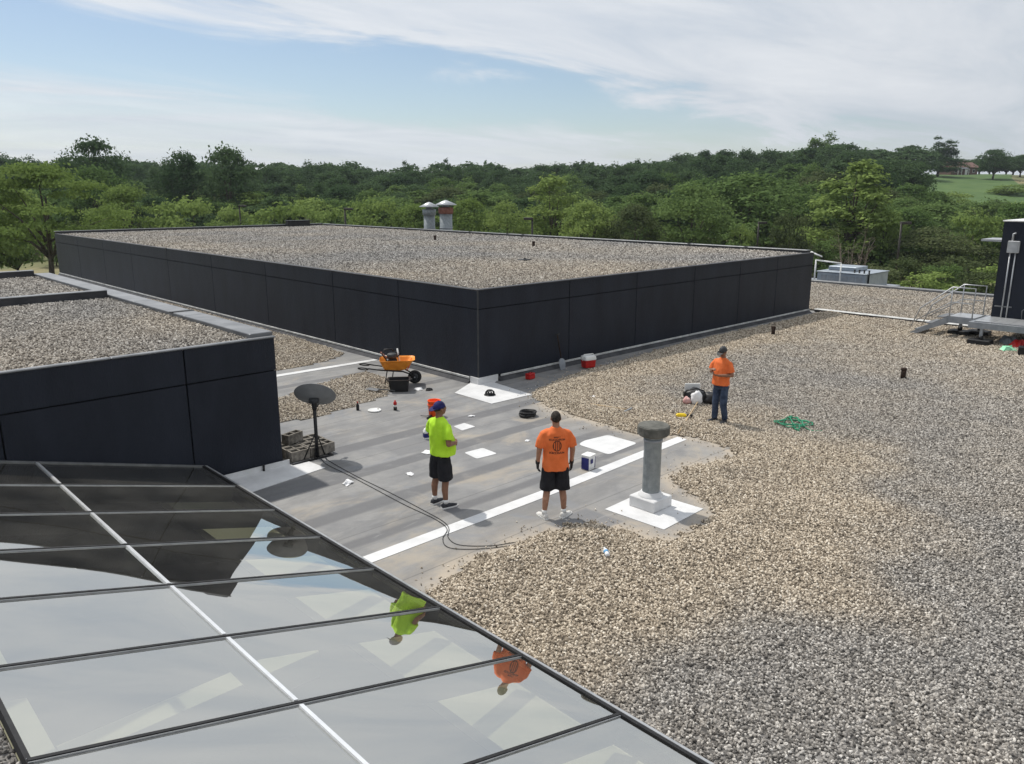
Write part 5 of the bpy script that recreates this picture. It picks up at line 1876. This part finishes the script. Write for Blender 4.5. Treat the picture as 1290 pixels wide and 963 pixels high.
def quads_mesh(name, V, nf, mat):
    me = bpy.data.meshes.new(name)
    me.vertices.add(len(V))
    me.vertices.foreach_set('co', V.astype(np.float32).ravel())
    me.loops.add(nf * 4)
    me.polygons.add(nf)
    me.polygons.foreach_set('loop_start', np.arange(0, nf * 4, 4, dtype=np.int32))
    me.loops.foreach_set('vertex_index', np.arange(nf * 4, dtype=np.int32))
    me.update(calc_edges=True)
    me.materials.append(mat)
    return me


def tree_proto(seed, h, w, trunk_h, style, per=95, leaf=.42, mat=L_mid):
    """returns (trunk mesh, crown mesh) of a tree h high, w wide"""
    rg = random.Random(seed)
    cl = []
    if style == 'round':
        for k in range(64):
            a, u = rg.uniform(0, 6.28), rg.uniform(-.9, 1)
            rr_ = math.sqrt(max(0, 1 - u * u)) * rg.uniform(.55, 1.0)
            zc = trunk_h + (h - trunk_h) * (.5 + .42 * u)
            R_ = w / 2 * .80 * (1.06 - .25 * max(0, u))
            cl.append((rr_ * R_ * math.cos(a), rr_ * R_ * math.sin(a), zc, w * rg.uniform(.13, .22), (h - trunk_h) * rg.uniform(.09, .15)))
    elif style == 'layer':                              # flat tiers, honey locust
        for k in range(44):
            t = rg.random()
            a = rg.uniform(0, 6.28)
            prof = math.sin(math.pi * min(1, .22 + t * .80)) ** .7
            rr_ = w / 2 * prof * rg.uniform(.35, .95)
            cl.append((rr_ * math.cos(a), rr_ * math.sin(a), trunk_h + (h - trunk_h) * (.06 + .9 * t), w * rg.uniform(.11, .19), h * rg.uniform(.04, .075)))
    elif style == 'tall':                               # narrow poplar-like
        for k in range(60):
            t = rg.random()
            a = rg.uniform(0, 6.28)
            prof = math.sin(math.pi * min(1, .18 + t * .78)) ** .6
            rr_ = w / 2 * prof * rg.uniform(.15, .85)
            cl.append((rr_ * math.cos(a), rr_ * math.sin(a), trunk_h + (h - trunk_h) * (.04 + .92 * t), w * rg.uniform(.10, .17), h * rg.uniform(.06, .10)))
    elif style == 'ragged':                             # broken top, leaders apart
        for lead in range(7):
            a0, rad_ = rg.uniform(0, 6.28), w * rg.uniform(.08, .32)
            top = h * rg.uniform(.70, 1.0)
            for k in range(10):
                t = (k + rg.random()) / 10
                sp_ = (1 - t) * .22 * w + .05 * w
                cl.append((rad_ * math.cos(a0) + rg.uniform(-sp_, sp_), rad_ * math.sin(a0) + rg.uniform(-sp_, sp_), trunk_h + (top - trunk_h) * t, w * rg.uniform(.10, .18) * (1.1 - .4 * t), h * rg.uniform(.06, .10)))
    else:                                               # bush
        for k in range(26):
            a, u = rg.uniform(0, 6.28), rg.random()
            rr_ = w / 2 * math.sqrt(rg.random()) * (1 - .45 * u)
            cl.append((rr_ * math.cos(a), rr_ * math.sin(a), h * (.12 + .78 * u), w * rg.uniform(.12, .2), h * rg.uniform(.12, .2)))
    V, nf = leaf_cloud(cl, per, leaf, seed)
    crown = quads_mesh('crown', V, nf, mat)
    m = MB()
    r0 = max(.10, h * .020)
    lean = (rg.uniform(-.3, .3), rg.uniform(-.3, .3))
    zt = trunk_h + (h - trunk_h) * .62
    m.tube([(0, 0, -.4), (lean[0] * .2, lean[1] * .2, trunk_h * .5), (lean[0] * .5, lean[1] * .5, trunk_h), (lean[0], lean[1], zt)], [r0 * 1.25, r0, r0 * .85, r0 * .3], 9)
    for c in rg.sample(cl, min(13, len(cl))):
        z0 = min(trunk_h * rg.uniform(.75, 1.25) + .1, c[2] - .1)
        a = Vector((lean[0] * .5, lean[1] * .5, z0))
        b = Vector((c[0], c[1], c[2]))
        mid = a.lerp(b, .5) + Vector((0, 0, .06 * h))
        m.tube([a, mid, b], [r0 * .5, r0 * .3, r0 * .08], 6)
    trunk = m.mesh('trunk', M_bark)
    return trunk, crown, h, w


PROTO = {}
for i, (key, args) in enumerate((
        ('round_a', (101, 10, 9, 1.6, 'round', 110, .36)), ('round_b', (102, 10, 8, 1.5, 'round', 110, .36)), ('round_c', (103, 10, 10.5, 1.4, 'round', 115, .38)),
        ('tall_a', (104, 12, 7, 1.6, 'tall', 120, .34)), ('tall_b', (105, 12, 6.4, 1.6, 'tall', 115, .34)), ('ragged_a', (106, 12, 9, 1.6, 'ragged', 115, .36)), ('ragged_b', (107, 12, 8, 1.6, 'ragged', 115, .36)),
        ('layer_a', (108, 10, 11, 3.3, 'layer', 330, .26)), ('layer_b', (109, 9, 10, 2.6, 'layer', 150, .30)), ('bush_a', (110, 4, 5, .4, 'bush', 130, .28)), ('bush_b', (111, 4, 6, .4, 'bush', 130, .28)))):
    PROTO[key] = tree_proto(*args)


def plant_tree(key, x, y, h, w, mat, label, group, rz=0.0, name='broadleaf_tree', cat='tree', zoff=0.0):
    trunk, crown, ph, pw = PROTO[key]
    t = thing(name, label, cat, (x, y, terrain_h(x, y) + zoff), rz, group)
    t.scale = (w / pw, w / pw, h / ph)
    for nm, me in (('trunk', trunk), ('crown', crown)):
        o = bpy.data.objects.new(nm, me)
        COL.objects.link(o)
        o.parent = t
        if nm == 'crown':
            o.material_slots[0].link = 'OBJECT'
            o.material_slots[0].material = mat
    return t


def spot(px, d):
    """bearing given as pixels of the 1290 px wide frame, distance ahead in metres"""
    a = (px - 645) / 1018.6
    p = FV * d + RV * (a * d)
    return p.x, p.y


MATL = {'d': L_dark, 'm': L_mid, 'l': L_light, 'o': L_olive}
rt = random.Random(77)


def put(px, top, d, wpx, key, mt, label, group):
    x, y = spot(px, d)
    z0 = terrain_h(x, y)
    ztop = CAM_H + (242 - top) / 1018.6 * d
    plant_tree(key, x, y, (ztop - z0) * 1.0, wpx / 1018.6 * d, MATL[mt], label, group, rt.uniform(0, 6.28))


G_F = 'trees just beyond the building'
G_M = 'trees in the middle of the wood'
G_H = 'trees of the far wood'
FRONT = [
    (8, 268, 92, 90, 'bush_b', 'm', 'low green thicket behind the trunk of the layered tree'),
    (50, 206, 74, 190, 'layer_a', 'l', 'spreading layered tree with bare lower trunk beyond the near block roof'),
    (-40, 212, 84, 170, 'round_c', 'l', 'layered light tree at the edge beyond the near block'),
    (158, 236, 98, 105, 'layer_b', 'l', 'light green spreading tree behind the end of the large block'),
    (232, 252, 100, 110, 'bush_b', 'l', 'low pale green spreading shrub tree behind the large block end'),
    (350, 258, 104, 95, 'bush_a', 'l', 'low pale green shrub tree behind the back parapet'),
    (290, 262, 112, 70, 'bush_b', 'l', 'low green shrub tree behind the black equipment box'),
    (405, 262, 112, 80, 'bush_a', 'l', 'low green shrub tree beside the back lamp pole'),
    (470, 252, 108, 82, 'bush_b', 'l', 'pale bushy tree behind the far corner of the large block'),
    (520, 256, 110, 70, 'round_b', 'l', 'pale rounded tree left of the exhaust stacks'),
    (590, 250, 104, 72, 'round_a', 'l', 'pale rounded tree right of the exhaust stacks'),
    (638, 254, 100, 68, 'round_c', 'l', 'mid green rounded tree right of the pale stack-side tree'),
    (693, 224, 104, 80, 'tall_a', 'l', 'tall pale poplar-like tree behind the large block'),
    (742, 252, 96, 72, 'round_b', 'l', 'mid green rounded tree beside the tall pale poplar'),
    (800, 258, 94, 78, 'round_a', 'o', 'dull olive rounded tree behind the long parapet'),
    (872, 232, 96, 112, 'round_c', 'm', 'deep green full tree rising behind the long parapet'),
    (940, 220, 116, 150, 'round_a', 'm', 'broad mid green tree behind the deep green one'),
    (940, 285, 84, 36, 'bush_a', 'l', 'small bright yellow-green shrub at the parapet'),
    (1000, 270, 84, 60, 'bush_b', 'o', 'olive shrub behind the end of the long parapet'),
    (1076, 208, 96, 122, 'tall_b', 'l', 'tall green tree standing behind the white guard rail'),
    (1118, 262, 92, 56, 'round_b', 'l', 'small pale tree behind the tall bronze lamp pole'),
    (1180, 286, 82, 112, 'round_c', 'o', 'dark bushy tree right of the tall bronze lamp pole'),
    (1235, 270, 90, 84, 'bush_b', 'l', 'pale shrubby tree left of the black enclosure'),
    (1150, 262, 104, 80, 'round_a', 'm', 'green tree behind the lamp pole among olive bushes'),
    (1290, 255, 96, 90, 'round_b', 'm', 'green tree behind the black enclosure'),
    (1215, 318, 72, 70, 'bush_a', 'o', 'dull brown-green shrub behind the platform stair'),
    (1165, 322, 74, 60, 'bush_b', 'o', 'dull low shrub at the foot of the bronze pole'),
    (1045, 300, 78, 50, 'bush_a', 'm', 'low green shrub behind the rooftop unit'),
]
for px, top, d, wpx, key, mt, lb in FRONT:
    if px > 900:
        d = max(d, 88 + (d - 70) * .3)
    put(px, top, d, wpx, key, mt, lb, G_F)
MID = [
    (122, 177, 140, 104, 'round_c', 'd', 'tall dark ragged tree standing above the layered tree'),
    (232, 192, 138, 66, 'round_b', 'd', 'dark ragged tree left of the tall dark twin'),
    (290, 188, 136, 84, 'round_a', 'd', 'tall dark ragged tree with a pointed top'),
    (203, 205, 150, 40, 'ragged_b', 'd', 'small dark tree in the gap of the treeline'),
    (120, 210, 118, 90, 'round_b', 'm', 'rounded mid green tree below the tall ragged one'),
    (30, 202, 150, 70, 'round_c', 'd', 'dark tree at the end of the wood beyond the layered tree'),
    (1030, 172, 255, 60, 'ragged_b', 'm', 'airy tree with a pale top on the hill crest'),
    (1178, 178, 300, 62, 'ragged_a', 'd', 'dark tree on the crest left of the hill house'),
    (1248, 190, 285, 46, 'round_b', 'd', 'dark round tree right of the hill house'),
    (1282, 197, 300, 40, 'round_a', 'd', 'dark tree behind the round one on the hill'),
]
for px, top, d, wpx, key, mt, lb in MID:
    put(px, top, d, wpx, key, mt, lb, G_M)
# treeline profile of the wood, as bearing and crown height in the picture
prof_x = [-120, 0, 60, 180, 205, 260, 330, 380, 430, 480, 560, 600, 680, 745, 800, 860, 905, 960, 1000, 1060, 1100, 1160, 1185]
prof_y = [200, 199, 205, 204, 214, 205, 208, 208, 206, 214, 209, 208, 211, 207, 206, 199, 193, 196, 190, 186, 189, 184, 190]
keys = ['round_a', 'round_b', 'round_c', 'ragged_a', 'ragged_b', 'tall_b']
for d, n, drop, mats in ((240, 46, 0, 'ddd'), (205, 44, 6, 'ddd'), (172, 42, 16, 'ddm'), (148, 40, 28, 'dmmo'), (128, 36, 40, 'dmml')):
    for k in range(n):
        px = -110 + (1300 + (10 if d < 200 else -110)) * (k + rt.uniform(.2, .8)) / n
        top = float(np.interp(px, prof_x, prof_y)) + drop + rt.uniform(-4, 8)
        if d < 150 and px > 1060:
            top += 22
        if d > 160 and px > 1178:
            continue
        mark = [b for a, b in ((75, 'behind the near block roof'), (210, 'behind the end of the large block'), (330, 'behind the back parapet'), (440, 'behind the far corner of the block'), (500, 'left of the exhaust stacks'), (600, 'straight behind the exhaust stacks'), (660, 'right of the exhaust stacks'), (735, 'behind the tall pale poplar'), (830, 'left of the deep green full tree'), (905, 'behind the deep green full tree'), (985, 'behind the yellow-green shrub'), (1045, 'behind the end of the long parapet'), (1105, 'behind the tall green tree'), (1170, 'behind the bronze lamp pole'), (9999, 'behind the black enclosure')) if px < a][0]
        mt = rt.choice(mats)
        kk_ = rt.choice(keys)
        rank = {240: 'hindmost', 205: 'back', 172: 'middle', 148: 'second', 128: 'front'}[d]
        col = {'d': 'dark green', 'm': 'mid green', 'l': 'pale green', 'o': 'olive green'}[mt]
        put(px, top, d + rt.uniform(-9, 9), rt.uniform(10.5, 14.5) / d * 1018.6 * .95, kk_, mt, '%s %s tree in %s rank %s' % (kk_.split('_')[0].replace('round', 'rounded').replace('tall', 'narrow'), col, rank, mark), G_H)
# the wood beyond, a closed mass of crowns
def far_wood():
    rg = np.random.default_rng(9)
    parts = []
    for row, (d0, dy) in enumerate(((275, 3), (315, 0))):
        for k in range(60):
            px = -130 + 1330 * (k + rg.uniform(.1, .9)) / 60
            if px > 1172:
                continue
            d = d0 + rg.uniform(-10, 10)
            x, y = spot(px, d)
            z0 = terrain_h(x, y)
            top = CAM_H + (242 - float(np.interp(px, prof_x, prof_y)) - dy + rg.uniform(-5, 3)) / 1018.6 * d
            me, ph, pw = PROTO[['round_a', 'round_b', 'round_c'][k % 3]][1:]
            co = np.empty(len(me.vertices) * 3, dtype=np.float32)
            me.vertices.foreach_get('co', co)
            q = co.reshape(-1, 4, 3)
            q = q[rg.permutation(len(q))[:1500]]
            c = q.mean(axis=1, keepdims=True)
            q = c + (q - c) * 2.0
            a = rg.uniform(0, 6.28)
            w = rg.uniform(15, 20) / pw
            R_ = np.array([[math.cos(a) * w, -math.sin(a) * w, 0], [math.sin(a) * w, math.cos(a) * w, 0], [0, 0, (top - z0) / ph]])
            parts.append((q.reshape(-1, 3) @ R_.T) + np.array([x, y, z0]))
    V = np.concatenate(parts)
    o = bpy.data.objects.new('distant_wood', quads_mesh('distant_wood', V, len(V) // 4, L_dark))
    COL.objects.link(o)
    tag(o, 'far dark wood closing the view behind the single trees', 'wood', None, 'stuff')


far_wood()
# undergrowth between the building and the wood
for k in range(40):
    d = rt.uniform(104, 124)
    px = -60 + 1400 * (k + rt.uniform(.2, .8)) / 40
    x, y = spot(px, d)
    mt = rt.choice('mmlo')
    mark = [b for a, b in ((75, 'near block roof'), (210, 'end of the large block'), (330, 'back parapet'), (500, 'far corner of the large block'), (660, 'exhaust stacks'), (830, 'tall pale poplar'), (985, 'deep green full tree'), (1105, 'tall green tree'), (9999, 'black enclosure')) if px < a][0]
    plant_tree(rt.choice(['bush_a', 'bush_b']), x, y, rt.uniform(3.8, 6.0), rt.uniform(6, 9), MATL[mt], '%s low bush of the undergrowth by the %s' % ({'m': 'mid green', 'l': 'pale green', 'o': 'olive green'}[mt], mark), 'undergrowth at the foot of the wood', rt.uniform(0, 6), 'wild_bush', 'bush')
for k, px in enumerate((1052, 1096, 1128, 1160, 1196, 1226, 1252, 1284)):
    x, y = spot(px, 92 + 3 * (k % 3))
    plant_tree(['bush_a', 'bush_b'][k % 2], x, y, 3.4 + .5 * (k % 3), 6.5 + (k % 2), MATL['omom'[k % 4]], '%s bush in the row %s' % (['olive', 'green'][k % 2], ['behind the rooftop unit', 'behind the bare shrub', 'left of the bronze lamp pole', 'right of the bronze lamp pole', 'behind the stair foot', 'behind the stair rail', 'behind the platform landing', 'behind the black enclosure'][k]), 'bushes beyond the right roof edge', k * 1.3, 'wild_bush', 'bush')
for k, px in enumerate((1102, 1122, 1150, 1178, 1204, 1226, 1250, 1276)):
    x, y = spot(px, 69 + 3 * (k % 3))
    plant_tree(['bush_b', 'bush_a'][k % 2], x, y, 2.7 + .35 * (k % 3), 4.6 + (k % 2), MATL['mool'[k % 4]], '%s small bush close to the roof edge %s' % (['green', 'olive', 'dull olive', 'pale green'][k % 4], ['beside the bare shrub', 'right of the bare shrub', 'right of the bronze lamp pole', 'beyond the bronze lamp pole', 'beyond the stair foot', 'beyond the stair rail', 'beyond the platform landing', 'beyond the black enclosure'][k]), 'bushes close to the right roof edge', k * 1.1, 'wild_bush', 'bush')
# scrub on the slope below the lawn
for k in range(16):
    d = rt.uniform(150, 205)
    px = rt.uniform(1150, 1330)
    cm_ = rt.choice('mmlo')
    cw_ = {'m': 'mid green', 'l': 'pale green', 'o': 'olive green'}[cm_]
    put(px, 262 + rt.uniform(-8, 14) - (d - 150) * .10 + (12 if px < 1200 else -8), d, rt.uniform(9, 14) / d * 1018.6, rt.choice(['bush_a', 'bush_b', 'round_a']), cm_, '%s scrub tree on the slope below the lawn %s' % (cw_, 'beside the bronze lamp pole' if px < 1190 else 'left of the black enclosure' if px < 1250 else 'behind the black enclosure'), 'scrub below the lawn')
for k in range(9):
    d = rt.uniform(225, 290)
    px = rt.uniform(1252, 1340)
    put(px, 232 + rt.uniform(-6, 6), d, rt.uniform(9, 13) / d * 1018.6, rt.choice(['bush_a', 'bush_b']), rt.choice('mlo'), 'low bush on the slope right of the lawn', 'bushes right of the lawn')
for k in range(7):
    put(1186 + 15 * k + rt.uniform(-4, 4), 204 + rt.uniform(-4, 3), 352, 50, rt.choice(['round_a', 'round_b']), 'd', 'dark tree on the crest behind the hill house', 'trees behind the hill house')

# bare shrub by the rooftop unit
x, y = spot(1084, 60)
bs = thing('bare_shrub', 'leafless grey-brown shrub beyond the rooftop unit', 'shrub', (x, y, GROUND))
rg = random.Random(4)
for k in range(9):
    a = 2 * math.pi * k / 9 + rg.uniform(-.3, .3)
    top = Vector((math.cos(a) * rg.uniform(.5, 1.6), math.sin(a) * rg.uniform(.5, 1.6), rg.uniform(4.5, 6.6)))
    base = Vector((math.cos(a) * .2, math.sin(a) * .2, -.1))
    mid = base.lerp(top, .5) + Vector((rg.uniform(-.15, .15), rg.uniform(-.15, .15), 0))
    m = MB()
    m.tube([base, mid, top], [.05, .035, .010], 6)
    for q in range(14):
        t = rg.uniform(.35, 1)
        p = mid.lerp(top, (t - .35) / .65)
        e = p + Vector((rg.uniform(-.7, .7), rg.uniform(-.7, .7), rg.uniform(.2, 1.0)))
        m.tube([p, p.lerp(e, .5) + Vector((0, 0, .08)), e], [.016, .011, .005], 4)
    m.build('stem', M_twig, bs)

# ------------------------------------------------------------------ house on the hill
hx, hy = spot(1204, 322)
hs = thing('hill_house', 'low brick house with brown roof and white porch on the hilltop', 'house', (hx, hy, terrain_h(hx, hy) - .2), -AZ + .25)
MB().box(-6.2, 6.2, -3, 3, 0, 3.0).build('wall', M_brick, hs)
rf = MB().add([(-6.8, -3.7, 2.95), (6.8, -3.7, 2.95), (6.8, 3.7, 2.95), (-6.8, 3.7, 2.95), (-6.0, 0, 5.0), (6.0, 0, 5.0)], [(0, 1, 5, 4), (2, 3, 4, 5), (1, 2, 5), (3, 0, 4), (0, 3, 2, 1)]).build('roof', M_roofb, hs)
MB().box(2.0, 2.8, -.4, .5, 4.2, 5.7).build('chimney', M_brick, rf)
MB().add([(-4.8, -5.0, 2.3), (.4, -5.0, 2.3), (.4, -3.02, 3.0), (-4.8, -3.02, 3.0), (-4.8, -5.0, 2.42), (.4, -5.0, 2.42), (.4, -3.02, 3.12), (-4.8, -3.02, 3.12)], [(0, 3, 2, 1), (4, 5, 6, 7), (0, 1, 5, 4), (1, 2, 6, 5), (2, 3, 7, 6), (3, 0, 4, 7)]).build('porch_roof', M_coping, hs)
for k in range(4):
    MB().box(-4.7 + k * 1.65, -4.55 + k * 1.65, -4.95, -4.8, 0, 2.3).build('porch_post', M_whitep, hs)
for x0 in (-4.0, -1.6, 2.0, 4.4):
    wn = MB().box(x0 - .55, x0 + .55, -3.06, -3.003, 1.0, 2.2).build('window', M_whitep, hs)
    MB().box(x0 - .46, x0 + .46, -3.09, -3.062, 1.09, 2.11).build('pane', M_black, wn)
dr = MB().box(.5, 1.4, -3.06, -3.003, .1, 2.2).build('door', M_whitep, hs)

# ------------------------------------------------------------------ air
hz_m = bpy.data.materials.new('summer_haze')
hz_m.use_nodes = True
hz_m.node_tree.nodes.clear()
ho = NN(hz_m.node_tree, 'ShaderNodeOutputMaterial')
hv = NN(hz_m.node_tree, 'ShaderNodeVolumePrincipled')
hv.inputs['Color'].default_value = (0.80, 0.88, 1.0, 1)
hv.inputs['Density'].default_value = 0.00016
hv.inputs['Anisotropy'].default_value = 0.2
hz_m.node_tree.links.new(hv.outputs[0], ho.inputs['Volume'])
hzb = MB().box(-2600, 2600, -2600, 2600, GROUND - 8, 60).build('haze', hz_m)
tag(hzb, 'faint blue summer haze over the whole view', 'haze', None, 'stuff')
